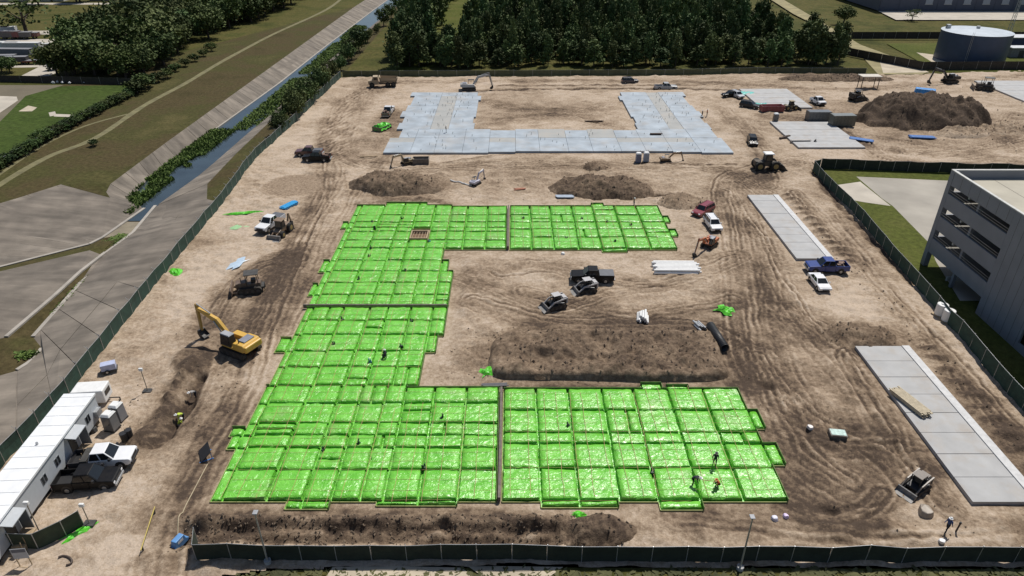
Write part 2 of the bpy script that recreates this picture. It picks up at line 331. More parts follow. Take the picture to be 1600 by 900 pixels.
RIDGES = [  # pixel line, half width m, height m, dampness: windrows and trenches
 ([(285,808),(420,800),(560,808),(700,806),(880,812)], 1.1, 1.2, .38), ([(290,826),(430,822),(600,826),(880,830)], .6, -.5, .4),
 ([(285,838),(500,840),(700,843),(870,846)], .7, -.7, .65), ([(312,590),(296,622),(268,660)], .7, -1.2, .65), ([(262,675),(240,690)], .8, -.8, .5),
 ([(300,572),(285,590),(250,650),(220,690)], 1.1, .8, .45), ([(1225,787),(1262,790),(1300,800)], .5, -.35, .7), ([(750,141),(1000,138),(1180,141)], .9, -.4, .75), ([(1010,305),(1062,304)], .6, -.6, .7),
 ([(1290,830),(1420,835)], 1.2, .25, .3), ([(1145,600),(1200,602)], .7, -.5, .9), ([(830,607),(1060,604)], .7, .3, .35), ([(560,318),(660,312),(700,318)], 1, .3, .3),
 ([(1272,270),(1330,340),(1425,440)], .9, -.3, .6), ([(780,135),(1100,133)], .7, .25, .6), ([(1000,255),(1150,258)], .5, .2, .5), ([(690,255),(800,240)], .5, .2, .35),
]
def polydist(x, y, pts):
    d = np.full(x.shape, 1e9); tt = np.zeros(x.shape); acc = 0
    for (ax, ay), (bx_, by) in zip(pts[:-1], pts[1:]):
        vx, vy = bx_ - ax, by - ay; l2 = vx*vx + vy*vy + 1e-9
        t = np.clip(((x-ax)*vx + (y-ay)*vy) / l2, 0, 1)
        dd = np.hypot(x - ax - t*vx, y - ay - t*vy)
        sgn = np.sign((x-ax)*vy - (y-ay)*vx)
        m = dd < np.abs(d); d = np.where(m, dd * np.where(sgn == 0, 1, sgn), d); tt = np.where(m, acc + t*math.sqrt(l2), tt); acc += math.sqrt(l2)
    return d, tt
def smooth_line(pts, n=6):
    pts = [Vector((*p, 0)) for p in pts]; out = []
    q = [pts[0]] + pts + [pts[-1]]
    for i in range(1, len(q) - 2):
        for k in range(n):
            t = k / n; a, b, c, d = q[i-1], q[i], q[i+1], q[i+2]
            p = .5 * ((2*b) + (c - a)*t + (2*a - 5*b + 4*c - d)*t*t + (3*b - a - 3*c + d)*t**3); out.append((p.x, p.y))
    out.append((pts[-1].x, pts[-1].y)); return out
_R = [(smooth_line(P(l)), wd, dm, n, dp) for l, wd, dm, n, dp in ROUTES]
_G = [(smooth_line(P(l)), wd, h, dm) for l, wd, h, dm in RIDGES]
def site_fn(x, y):
    x = np.asarray(x, float).copy(); y = np.asarray(y, float).copy()
    wx = x + 2.2*(fbm(x, y, 5, 11, 3) - .5); wy = y + 2.2*(fbm(x, y, 5, 21, 3) - .5)
    z = .34*(fbm(x, y, 7, 1, 4) - .5) + .42*(fbm(x, y, 1.2, 5, 3) - .5)
    dm = .17 + .6*(fbm(x, y, 11, 31, 5) - .45) + .55*(fbm(wx, wy*1.8, 2.2, 41, 5) - .5)
    lump = np.clip(fbm(wx, wy, 3.4, 71, 4) - .55, 0, 1); z = z + 1.0*lump; dm = dm + .5*np.clip(fbm(x, y, 3.4, 81, 4) - .53, 0, 1)
    for bi, ((u, v), rx, ry, a, lift) in enumerate(BLOBS):
        cx, cy = w(u, v); q = ((wx-cx)/rx)**2 + ((wy-cy)/ry)**2
        k = np.clip(1.6 - 1.6*q, 0, 1); k = k*k*(3-2*k); dm = dm + a*k; z = z + lift*k
    cx, cy = w(458, 289); k = np.clip(6*(1.0 - np.sqrt(((x-cx)/6.3)**2 + ((y-cy)/6.4)**2) + .12*(fbm(x, y, 4, 91, 3)-.5)), 0, 1); flat_k = k
    for ri, (pts, wd, a, n, dp) in enumerate(_R):
        xs = [p[0] for p in pts]; ys = [p[1] for p in pts]
        m = (x > min(xs)-wd) & (x < max(xs)+wd) & (y > min(ys)-wd) & (y < max(ys)+wd)
        if not m.any(): continue
        X = x[m]; Y = y[m]; d, t = polydist(X, Y, pts)
        d = d + .7*(vnoise(t, t*0, 9, ri) - .5) + .9*(fbm(X, Y, 3.2, ri+50, 4) - .5)
        env = np.clip(1.5 - np.abs(d)/(wd*.5)*1.2, 0, 1); rs = random.Random(ri*7+1)
        dz = np.zeros_like(d); dd = env*a*.75*(.55 + .8*vnoise(X, Y, 3, ri+9))
        for i in range(n):
            o = rs.uniform(-.42, .42)*wd; ph = rs.uniform(0, 99); on = np.clip(2.2*vnoise(t, t*0+i*3.3, 16, ri+i) - .35, 0, 1)
            e = np.abs(d - o - .9*(vnoise(t, t*0, 14, ri*5+i) - .5))
            rut = np.exp(-(e/.2)**2); berm = np.exp(-((e-.4)/.16)**2)
            dz += on*dp*.55*(-rut*1.2 + berm*.9)*(.6+rs.random()); dd += on*(a*.5*rut - .2*berm)*(.5+.5*rs.random())
        dd += env*a*1.1*(fbm(t*.35, d*3.2 + ri*7, 1.0, ri+33, 4) - .5); dz += env*dp*1.4*(fbm(t*.3, d*2.6, 1.0, ri+53, 2) - .5)
        z[m] += dz; dm[m] += dd
    for gi, (pts, wd, h, a) in enumerate(_G):
        xs = [p[0] for p in pts]; ys = [p[1] for p in pts]; mg = wd*3+1
        m = (x > min(xs)-mg) & (x < max(xs)+mg) & (y > min(ys)-mg) & (y < max(ys)+mg)
        if not m.any(): continue
        X = x[m]; Y = y[m]; d, t = polydist(X, Y, pts)
        d = np.abs(d + 1.3*(fbm(X, Y, 2.2, gi+60, 3) - .5)*wd)
        k = np.exp(-(d/wd)**2 * 1.4)*(.45 + 1.1*vnoise(X, Y, 1.6, gi+70)); z[m] += h*k; dm[m] += a*np.clip(k*1.2, 0, 1)
        if h > 0: z[m] += h*1.3*k*(fbm(X, Y, 1.1, gi+90, 3) - .5); dm[m] += .5*np.clip(k, 0, 1)*(fbm(X, Y, 1.0, gi+95, 3) - .5)
    dm = dm*(1-flat_k) + flat_k*(.47 + .1*(fbm(x, y, 2, 92, 3)-.5)); z = z*(1-.7*flat_k)
    for (ya, yb) in ((46, 73), (93, 122)):
        k = np.clip(1 - np.abs(x - 52.6)/1.9, 0, 1)*((y > ya) & (y < yb)); s_ = np.clip(np.sin(6.283*y/2.3 + 2.5*vnoise(x, y, 2.2, 77)) + .2, 0, 1)
        dm = dm + .5*k*s_; z = z + .35*k*s_*(.5 + vnoise(x, y, 1.5, 78))
    for (x0, x1, y0, y1) in FLAT:
        g = np.maximum.reduce([x0 - x, x - x1, y0 - y, y - y1]); k = np.clip(1 - g/1.5, 0, 1)
        z = z*(1-k) + k*(-.14)
    return z, np.clip(dm, 0, 1)
def gz(x, y):
    return float(site_fn(np.array([x]), np.array([y]))[0][0])
def in_poly(x, y, poly):
    c = np.zeros(np.shape(x), bool); n = len(poly)
    for i in range(n):
        x0, y0 = poly[i]; x1, y1 = poly[(i+1) % n]
        if y0 == y1: continue
        c ^= ((y0 > y) != (y1 > y)) & (x < (x1-x0)*(y-y0)/(y1-y0) + x0)
    return c
def grid_mesh(name, xs, ys, fn, keep, m, attr=True):
    X, Y = np.meshgrid(xs, ys); sh = X.shape; X = X.ravel(); Y = Y.ravel()
    k = keep(X, Y); z = np.zeros_like(X); dm = np.zeros_like(X)
    z[k], dm[k] = fn(X[k], Y[k])
    idx = np.arange(X.size).reshape(sh)
    f = np.stack([idx[:-1,:-1], idx[:-1,1:], idx[1:,1:], idx[1:,:-1]], -1).reshape(-1, 4)
    f = f[k[f].all(1)]
    used = np.unique(f); re = np.full(X.size, -1); re[used] = np.arange(used.size); f = re[f]
    me = bpy.data.meshes.new(name); me.vertices.add(used.size)
    me.vertices.foreach_set('co', np.stack([X[used], Y[used], z[used]], -1).ravel().astype(np.float32))
    me.loops.add(f.size); me.loops.foreach_set('vertex_index', f.ravel().astype(np.int32))
    me.polygons.add(len(f)); me.polygons.foreach_set('loop_start', (np.arange(len(f))*4).astype(np.int32))
    me.polygons.foreach_set('use_smooth', np.ones(len(f), bool))
    me.update(calc_edges=True)
    if attr:
        at = me.attributes.new('damp', 'FLOAT', 'POINT'); at.data.foreach_set('value', dm[used].astype(np.float32))
    me.materials.append(m); me.validate()
    o = bpy.data.objects.new(name, me); col.objects.link(o); return o
site = grid_mesh('site_ground', np.arange(-57, 64, .22), np.arange(18, 140.0, .22), site_fn, lambda x, y: in_poly(x, y, SITE), M_DIRT)
tag(site, kind='structure')
site2 = grid_mesh('site_ground', np.arange(-57, 300, .5), np.arange(139.8, 238, .5), lambda x, y: site_fn(x, y), lambda x, y: in_poly(x, y, SITE), M_DIRT)
tag(site2, kind='structure')
site3 = grid_mesh('site_ground', np.arange(63.9, 300, .5), np.arange(127.3, 139.9, .5), lambda x, y: site_fn(x, y), lambda x, y: in_poly(x, y, SITE), M_DIRT)
tag(site3, kind='structure')

# ------------------------------------------------------------------ land round the site: one triangulated sheet with the canal cut into it
def W3(l): return [(*w(u, v, z), z) for u, v, z in l]
D = -3.0
FT = [(-51.6, 18, -.1), (-51.4, 45, -.1), (-51.2, 62, -.1), (-52.7, 88, -.1), (-53.9, 118, -.1), (-55.9, 143, -.1), (-54.7, 165, -.1), (-53.4, 217.2, -.1)]
RT = W3([(66, 545, D), (52, 527, D), (120, 450, D), (160, 400, D), (208, 364, D), (243, 322, D), (315, 271, D), (400, 197, D), (455, 150, D), (500, 105, D), (600, 25, D)]) + [(-61.5, 430, D), (-59, 640, D)]
RC = [(-58, 121, -.6), (-61.5, 130, -1.1), (-62.4, 150, -1.3), (-62.3, 179, -1.3), (-61.8, 210, -1.3), (-62, 250, -1.3), (-59.5, 365, -1.3), (-58, 430, -1.3), (-55.5, 640, -1.3)]
LT = W3([(226, 326, D), (208, 309, D), (240, 270, D), (305, 225, D), (437, 130, D), (510, 72, D), (585, 15, D)]) + [(-69.5, 430, D), (-66, 640, D)]
LTOP = W3([(166, 300, -.8)]) + [(-79.8, 128, -.3), (-79.6, 153, 0), (-79.4, 216, 0), (-78.9, 368, 0), (-77.2, 430, 0), (-73, 640, 0)]
FB = W3([(226, 326, D), (160, 372, D), (140, 382, D), (0, 418, D), (-420, 520, D)])
FTOP = [(-150, 78, 0), (-94.8, 117.4, 0), (-89, 127, 0)] + W3([(172, 309, -1.2), (226, 326, D)])
PEN = W3([(-150, 470, -2.4), (0, 424, -2.4), (140, 391, -2.4), (165, 395, -2.4), (126, 425, -2.4), (86, 462, -2.4), (10, 527, -2.4), (-150, 560, -2.4)])
PENC = W3([(0, 470, -1.6), (-150, 515, -1.2)])
NB = W3([(66, 545, D), (54, 562, D), (27, 579, D), (-40, 598, D), (-400, 650, D)])
NT = [(-51.4, 53, -.1), (-80, 44, 0), (-200, 20, 0)]
lines = [[(x, y, -.1) for x, y in SITE] + [(SITE[0][0], SITE[0][1], -.1)], RT, RC, LT, LTOP, FB, FTOP, PEN, PENC, NB, NT,
         [NB[2], (-51.4, 53, -.1)], [RC[0], FT[4]], [(-900, -200, 0), (900, -200, 0), (900, 1800, 0), (-900, 1800, 0), (-900, -200, 0)],
         [(-60, 640, -.1), (-53.4, 217.2, -.1)]]
V = []; VI = {}; ED = []
def vid(p):
    k = (round(p[0], 1), round(p[1], 1))
    if k not in VI: VI[k] = len(V); V.append(p)
    return VI[k]
for l in lines:
    ids = [vid(p) for p in l]
    ED += [(a, b) for a, b in zip(ids[:-1], ids[1:]) if a != b]
cv, ce, cf, ov, _, _ = delaunay_2d_cdt([Vector(p[:2]) for p in V], ED, [], 0, 1e-4)
cz = []
for i, p in enumerate(cv):
    src = ov[i]
    if src: cz.append(V[src[0]][2])
    else:   # a crossing: nearest known level
        cz.append(min(V, key=lambda q: (q[0]-p.x)**2 + (q[1]-p.y)**2)[2])
xy = lambda l: [(p[0], p[1]) for p in l]
P_RS = xy(FT[:5]) + xy([RC[0], RC[1]]) + xy(RT[5::-1]) + [(-60, 60)]
P_RS = xy(FT[2:5]) + [RC[0][:2], RC[1][:2]] + xy(RT[5::-1]) + [NB[2][:2], (-51.4, 53)]
P_RN = xy(RC) + xy(RT[:4:-1])
P_LS = xy(LTOP) + xy(LT[::-1])
P_FAN = xy(FTOP) + xy(FB)
P_NEAR = xy(NB[2:]) + xy(NT[::-1])
P_PEN = xy(PEN)
reg = {k: MB() for k in ('grass', 'levee', 'lining', 'bed')}
for f in cf:
    c = sum((cv[i] for i in f), Vector((0, 0))) / len(f); cx, cy = np.array([c.x]), np.array([c.y])
    if in_poly(cx, cy, SITE)[0]: continue
    zs = [cz[i] for i in f]
    if any(in_poly(cx, cy, p)[0] for p in (P_RS, P_RN, P_LS, P_FAN, P_NEAR, P_PEN)): k = 'lining'
    elif max(zs) < D + .3: k = 'bed'
    elif c.x < -53 and c.x > -300 and 60 < c.y < 640: k = 'levee'
    else: k = 'grass'
    reg[k].add([(cv[i].x, cv[i].y, cz[i]) for i in f], [tuple(range(len(f)))])
tag(reg['grass'].build('ground', M_GRASS), kind='structure')
tag(reg['levee'].build('levee', M_LEVEE), kind='structure')
lining = tag(reg['lining'].build('canal_lining', M_CONC2), kind='structure')
tag(reg['bed'].build('canal_bed', M_SEDIMENT), kind='structure')

def lerp(a, b, t): return tuple(x + (y-x)*t for x, y in zip(a, b))
def along(pl, s):
    acc = 0
    for a, b in zip(pl[:-1], pl[1:]):
        l = (Vector(b)-Vector(a)).length
        if s <= acc + l: return lerp(a, b, (s-acc)/l)
        acc += l
    return pl[-1]
def plen(pl): return sum((Vector(b)-Vector(a)).length for a, b in zip(pl[:-1], pl[1:]))
M_PANEL = [M_CONC,  mat('canal_concrete_pale', (.2, .171, .14), .9, 0, .2, .35, bump=.15, bscale=6, detail=9), mat('canal_concrete_grey', (.172, .147, .12), .9, 0, .22, .35, bump=.15, bscale=6, detail=9)]
for q_ in M_PANEL[1:]: streaked(q_)
def panels(top, bot, step, rows=1, gap=.06, lift=.05):
    lt, lb = plen(top), plen(bot); n = max(1, int(max(lt, lb)/step)); g = gap/step
    for i in range(n):
        for r in range(rows):
            a, b = (i+g)/n, (i+1-g)/n; q = []
            for t, s in ((a, 0), (b, 0), (b, 1), (a, 1)):
                T, B = along(top, t*lt), along(bot, t*lb); e = (r + (.008 if s == 0 else .992))/rows
                q.append(Vector(lerp(T, B, e)))
            m = MB(); up = Vector((0, 0, lift)); dn = Vector((0, 0, -.2))
            m.add([p+dn for p in q] + [p+up for p in q], [(0,1,2,3),(4,5,6,7),(0,1,5,4),(1,2,6,5),(2,3,7,6),(3,0,4,7)])
            m.build('concrete_panel', M_PANEL[(i*7+r*3+i//3) % 3], lining)
panels(LTOP[1:], LT[1:], 6)
panels([NT[0]] + FT[2:5], [NB[2], NB[1], NB[0], RT[1], RT[2], RT[3], RT[4], RT[5]], 6, 2)
panels([NT[0], NT[1]], [lerp(NB[2], NB[3], .02), NB[3], lerp(NB[3], NB[4], .4)], 6, 1)
panels(RC[1:], RT[5:], 8)
panels([FTOP[0], FTOP[1], FTOP[2], lerp(FTOP[2], FTOP[3], .85)], [lerp(FB[3], FB[4], .35), FB[3], FB[2], FB[1], lerp(FB[1], FB[0], .8)], 5.5)
M_KERB = mat('toe_kerb', (.33, .3, .262), .9, 0, .15, .6)
for pl in (RT[1:6], FB[:4], LT[3:], PEN[3:7], NB[:3]):
    b_ = MB()
    for p_, q_ in zip(pl[:-1], pl[1:]): b_.bar(Vector(p_)+Vector((0, 0, .08)), Vector(q_)+Vector((0, 0, .08)), .55, .25)
    b_.build('toe_kerb', M_KERB, lining)
# water in the canal
m = MB(); wl_ = [(-63.5, 116), (-62.5, 250), (-59, 365), (-56, 640)]; wr = [(-77.5, 116), (-78.5, 250), (-77, 365), (-70, 640)]
vsW = [(x, y, D + .12) for x, y in wl_ + wr[::-1]]; m.add(vsW, [tuple(range(len(vsW)))])
tag(m.build('canal_water', M_WATER), kind='structure')
m = MB(); q = W3([(-150, 478, D + .05), (0, 419, D + .05), (60, 401, D + .05), (140, 382, D + .05), (142, 388, D + .05), (60, 408, D + .05), (0, 427, D + .05), (-150, 488, D + .05)])
m.add(q, [tuple(range(8))]); tag(m.build('side_channel_water', mat('brown_water', (.05, .04, .03), .2)), kind='structure')

# ------------------------------------------------------------------ sheets laid on the land (paths, roads, yards)
def sheet(name, pts, m, z=.006, px=True):
    q = [w(*p) for p in pts] if px else pts
    b = MB(); b.add([(x, y, z) for x, y in q], [tuple(range(len(q)))]); return tag(b.build(name, m), kind='structure')
M_PATH = mat('worn_path', (.15, .135, .065), .95, 0, .25, .5, bump=.2, detail=8)
M_SAND = mat('pale_sand', (.43, .37, .28), .95, 0, .2, .3, bump=.2, detail=8)
def strip(name, pts, wd, m, z=.006, px=True):
    q = smooth_line([w(*p) for p in pts] if px else pts, 8); L_, R_ = [], []
    for i, p in enumerate(q):
        a = q[max(0, i-1)]; b = q[min(len(q)-1, i+1)]; d = Vector((b[0]-a[0], b[1]-a[1])).normalized()
        k = wd/2*(1 + .35*(float(vnoise(i*1.7, 3, 2)) - .5)); L_.append((p[0]-d.y*k, p[1]+d.x*k, z)); R_.append((p[0]+d.y*k, p[1]-d.x*k, z))
    b = MB(); n = len(q); b.add(L_ + R_, [(i, i+1, n+i+1, n+i) for i in range(n-1)]); return tag(b.build(name, m), kind='structure')
strip('dirt_path', [(-60,330),(0,288),(75,245),(150,215),(225,165),(290,130),(340,100),(380,78),(430,52),(510,15),(540,-8)], 1.7, M_PATH, .006)
strip('dirt_path', [(-40,300),(60,232),(130,198),(200,178)], .8, M_PATH, .012)
sheet('lawn', [(-200,330),(-200,190),(-60,150),(40,138),(120,134),(212,133),(190,152),(100,205),(0,252)], M_LAWN, .005)
sheet('bare_ground', [(-200,190),(-60,140),(0,133),(100,133),(40,150),(0,190)], mat('bare_brown', (.13, .11, .075), .95, 0, .25, .1, bump=.2), .009)
sheet('sand_patch', [(-60,148),(0,150),(26,151),(28,157),(12,168),(0,176),(-60,200)], M_ROAD, .013)
sheet('sand_patch', [(29,174),(44,165),(58,168),(50,174)], M_SAND, .013)
sheet('concrete_path', [(86,178),(140,180),(142,184),(84,182)], M_ROAD, .013); sheet('concrete_path', [(76,176),(86,174),(88,180),(78,182)], M_ROAD, .017)
sheet('road', [(-100,50),(0,48.5),(60,48),(154,47.5),(152,53),(60,54),(0,56),(-100,58)], M_ROAD, .009)
sheet('road', [(-100,62),(0,61),(60,61),(122,61.5),(118,66.5),(40,68),(0,72),(-100,76)], M_ROAD, .009)
sheet('road', [(-60,4.6),(175,4.4),(175,7),(-60,7.6)], M_ROAD, .009)
sheet('yard', [(28,121),(60,105),(0,106),(0,103),(92,101),(88,114),(72,121)], M_ROAD, .009)
sheet('grass_verge', [(0,128),(0,122),(28,121.5),(72,121.5),(140,125),(140,130)], M_LAWN, .005)
# right hand yard with its lawn and car park
sheet('yard_lawn', [(64.3,136), (104,132.3), (140,129), (140,40), (57.0,40), (57.1,59.2), (58.3,73.8), (59.9,90.1), (61.9,115.4)], M_OLIVE, .004, px=False)
sheet('car_park', [(1338,276),(1700,292),(1700,470),(1500,470),(1462,408),(1452,380),(1395,322),(1378,310)], M_LOT, .012)
sheet('driveway', [(1302,290),(1344,284),(1376,309.5),(1392,322),(1350,316),(1328,312)], M_ROAD, .02)
# by the wood and the tank
sheet('dirt_path', [(1196,-6),(1215,-6),(1290,38),(1345,70),(1400,90),(1450,112),(1440,116.5),(1372,116),(1345,86),(1300,52),(1240,22)], mat('pale_path', (.25,.215,.11), .95, 0, .3, .25, bump=.2, detail=9), .008)
sheet('sand_patch', [(1372,88),(1400,90),(1452,113),(1380,114)], M_SAND, .016)
sheet('sand_patch', [(1432,82),(1480,88),(1482,104),(1500,108),(1480,106),(1458,98)], M_SAND, .012)
sheet('tank_lawn', [(1385,68),(1800,62),(1800,112),(1465,112)], M_OLIVE, .005)
sheet('service_road', [(1372,17),(1620,17),(1640,31),(1400,31)], M_ROAD, .009)
sheet('forest_lane', [(640,112),(600,112),(690,-8),(765,-8),(712,90),(680,104)], M_OLIVE, .005)
# ------------------------------------------------------------------ covered foundations
def film_material():
    m = bpy.data.materials.new('green_film'); m.use_nodes = True
    nt = m.node_tree; N = nt.nodes.new; L = nt.links.new; b = nt.nodes['Principled BSDF']
    b.inputs['Roughness'].default_value = .28; b.inputs['Specular IOR Level'].default_value = .5
    tc = N('ShaderNodeTexCoord')
    a = N('ShaderNodeTexNoise'); a.inputs['Scale'].default_value = .8; a.inputs['Detail'].default_value = 7; L(tc.outputs['Object'], a.inputs['Vector'])
    rp = N('ShaderNodeValToRGB'); cr = rp.color_ramp
    cr.elements[0].position = .3; cr.elements[0].color = (.11, .42, .03, 1); cr.elements[1].position = .72; cr.elements[1].color = (.2, .57, .075, 1)
    L(a.outputs['Fac'], rp.inputs['Fac'])
    # sand trodden onto the film here and there
    s = N('ShaderNodeTexNoise'); s.inputs['Scale'].default_value = .22; s.inputs['Detail'].default_value = 9; s.inputs['Roughness'].default_value = .7; L(tc.outputs['Object'], s.inputs['Vector'])
    mr = N('ShaderNodeMapRange'); mr.inputs[1].default_value = .55; mr.inputs[2].default_value = .75; mr.inputs[3].default_value = 0; mr.inputs[4].default_value = .5; L(s.outputs['Fac'], mr.inputs[0])
    mx = N('ShaderNodeMixRGB'); mx.inputs[2].default_value = (.36, .33, .2, 1); L(mr.outputs[0], mx.inputs[0]); L(rp.outputs[0], mx.inputs[1]); L(mx.outputs[0], b.inputs['Base Color'])
    v = N('ShaderNodeTexNoise'); v.inputs['Scale'].default_value = 1.7; v.inputs['Detail'].default_value = 6; v.inputs['Distortion'].default_value = 1.2; L(tc.outputs['Object'], v.inputs['Vector'])
    bp = N('ShaderNodeBump'); bp.inputs['Strength'].default_value = .9; bp.inputs['Distance'].default_value = .16; L(v.outputs['Fac'], bp.inputs['Height']); L(bp.outputs[0], b.inputs['Normal'])
    return m
M_FILM = film_material()
M_BOARD = mat('form_board', (.12, .19, .05), .8, 0, .3, 2)
M_BOARD2 = mat('form_board_pale', (.34, .36, .14), .8, 0, .2, 2)
M_CABLE = mat('tendon_cable', (.42, .26, .12), .7)
def pad_mesh(x0, x1, y0, y1, seed, top):
    """a puffed up, film covered soil pad with sloping sides"""
    g = .07; x0 += g; x1 -= g; y0 += g; y1 -= g
    if x1 - x0 < .25 or y1 - y0 < .25: g = .05
    nx = max(3, min(9, int((x1-x0)/.55)+2)); ny = max(3, min(9, int((y1-y0)/.55)+2))
    rs = random.Random(seed); vs = []; fs = []
    rows = []
    ex = min(.11, (x1-x0)*.3); ey = min(.11, (y1-y0)*.3)
    ts = lambda a, b, n, e: [a, a + e*.45, a + e] + [a + e + (b-a-2*e)*k/(n-1) for k in range(1, n-1)] + [b - e, b - e*.45, b]
    xs = ts(x0, x1, nx, ex); ys = ts(y0, y1, ny, ey); tilt = rs.uniform(-.03, .03)
    for j, y in enumerate(ys):
        for i, x in enumerate(xs):
            d = min(min(i, len(xs)-1-i), min(j, len(ys)-1-j)); h = [.0, .62, .94, 1.0][min(d, 3)]
            c = min(i, len(xs)-1-i) + min(j, len(ys)-1-j)
            if 1 <= d and c <= 3: h *= .86
            jit = .05 if d else .03
            ci = min(i, len(xs)-1-i); cj = min(j, len(ys)-1-j); pull = .13 if ci + cj == 0 else (.05 if ci + cj == 1 and d == 0 else 0)
            sx_ = 1 if i < len(xs)/2 else -1; sy_ = 1 if j < len(ys)/2 else -1; x = x + sx_*pull*(ci == 0); y = y + sy_*pull*(cj == 0)
            zz = -.12 + (top+.12)*h + (rs.uniform(-.035, .035) + tilt*(x-x0) + .05*(float(vnoise(x, y, .8, 4))-.5) if d > 1 else 0)
            vs.append((x + rs.uniform(-jit, jit), y + rs.uniform(-jit, jit), zz))
    n = len(xs)
    fs = [(j*n+i, j*n+i+1, (j+1)*n+i+1, (j+1)*n+i) for j in range(len(ys)-1) for i in range(n-1)]
    return MB().add(vs, fs)
def inside(x, y, cs): return any(c[0] < x < c[1] and c[2] < y < c[3] for c in cs)
LBL = {'nw': 'bright green film covered foundation pads around the small open timber pit', 'sw': 'bright green film covered foundation pads beside the brown haul track and pickups, largest section',
       'se': 'bright green film covered foundation pads where three workers stand, beside the front fence', 'ne': 'bright green film covered foundation pads beside the maroon car and orange digger'}
MEMB_Z = -.115
for key, cs in FOUND.items():
    root = thing('foundation_slab', LBL[key], 'foundation', (0, 0, 0), group='green covered foundation sections')
    m = MB()
    for c in cs: m.add([(c[0], c[2], MEMB_Z), (c[1], c[2], MEMB_Z), (c[1], c[3], MEMB_Z), (c[0], c[3], MEMB_Z)], [(0,1,2,3)])
    m.build('membrane', M_FILM, root)
    rs = random.Random(len(cs))
    for i, c in enumerate(cs):
        big = min(c[1]-c[0], c[3]-c[2]) > 1.6
        parts = [c]
        if big and rs.random() < .09:
            t = rs.uniform(.35, .65)
            parts = [(c[0], c[1], c[2], c[2]+(c[3]-c[2])*t), (c[0], c[1], c[2]+(c[3]-c[2])*t, c[3])] if rs.random() < .6 else [(c[0], c[0]+(c[1]-c[0])*t, c[2], c[3]), (c[0]+(c[1]-c[0])*t, c[1], c[2], c[3])]
        for k, q in enumerate(parts):
            j = [rs.uniform(-.045, .045) for _ in range(4)] if big else [0]*4
            pm = pad_mesh(q[0]+j[0], q[1]+j[1], q[2]+j[2], q[3]+j[3], i*13+k+hash(key) % 1, .36 if big else .2)
            po = pm.build('pad', M_FILM, root)
            po.data.polygons.foreach_set('use_smooth', [p.normal.z > .8 for p in po.data.polygons])
    # form boards along the open edges
    for c in cs:
        for ax in range(4):
            if ax < 2: fixed, lo, hi, o = c[ax], c[2], c[3], (-.08 if ax == 0 else .08)
            else: fixed, lo, hi, o = c[ax], c[0], c[1], (-.08 if ax == 2 else .08)
            n = max(1, int((hi-lo)/.3)); run = None
            for k in range(n+1):
                t = lo + (hi-lo)*(k+.5)/n
                free = k < n and not (inside(fixed+o, t, ALLC) if ax < 2 else inside(t, fixed+o, ALLC))
                if free and run is None: run = k
                if not free and run is not None:
                    a, b = lo+(hi-lo)*run/n, lo+(hi-lo)*k/n; run = None; mm = MB(); s = o/abs(o); f0, f1 = sorted((fixed+.003*s, fixed+.06*s))
                    hgt = .46 if ax == 3 else (.36 if ax == 1 else .03)
                    if ax < 2: mm.bx(f0, f1, a, b, -.2, hgt)
                    else: mm.bx(a, b, f0, f1, -.2, hgt)
                    mm.build('form_board', M_BOARD if ax in (1, 3) else M_BOARD2, root)
    # tendon cables lying over the pads
    xs0, xs1 = min(c[0] for c in cs), max(c[1] for c in cs); ys0, ys1 = min(c[2] for c in cs), max(c[3] for c in cs); m = MB()
    def runs(fixed, lo, hi, horiz):
        k = lo; cur = None; out = []
        while k < hi:
            ok = inside(k, fixed, cs) if horiz else inside(fixed, k, cs)
            if ok and cur is None: cur = k
            if not ok and cur is not None: out.append((cur, k)); cur = None
            k += .25
        if cur is not None: out.append((cur, hi))
        return out
    x = xs0 + .8
    while x < xs1:
        for a, b in runs(x, ys0, ys1, False):
            if b - a > 3:
                k = a; px = x
                while k < b - 1.2:
                    nx_ = x + rs.uniform(-.06, .06); m.bar((px, k, .44), (nx_, k+1.2, .44), .032, .025); px = nx_; k += 1.2
        x += rs.uniform(1.25, 1.9)
    y = ys0 + .7
    while y < ys1:
        for a, b in runs(y, xs0, xs1, True):
            if b - a > 3:
                k = a; py = y
                while k < b - 1.4:
                    ny_ = y + rs.uniform(-.05, .05); m.bar((k, py, .455), (k+1.4, ny_, .455), .015, .025); py = ny_; k += 1.4
        y += rs.uniform(1.0, 1.5)
    tag(m.build('tendon_cables', M_CABLE, root), kind='stuff')
# small plumbing stub ups and folded film left on the pads
m = MB(); m.bx(-16.9, -14.0, 101.6, 101.78, -.1, .6); m.bx(-16.9, -14.0, 104.5, 104.68, -.1, .6); m.bx(-16.9, -16.72, 101.78, 104.5, -.1, .6); m.bx(-14.18, -14, 101.78, 104.5, -.1, .6)
pit = thing('timber_pit', 'open square timber formed pit among the green pads', 'pit', (0,0,0))
m.build('form_board', M_WOOD, pit); m = MB(); m.bx(-16.7, -14.2, 101.8, 104.4, -.12, .12); m.build('pit_floor', mat('pit_soil', (.16,.1,.06), .95, bump=.4), pit)
m = MB()
for k in range(5): m.bar((-16.5+.5*k, 101.9, .45), (-16.4+.48*k, 104.3, .45), .07, .07)
m.build('pit_bracing', M_WOOD, pit)
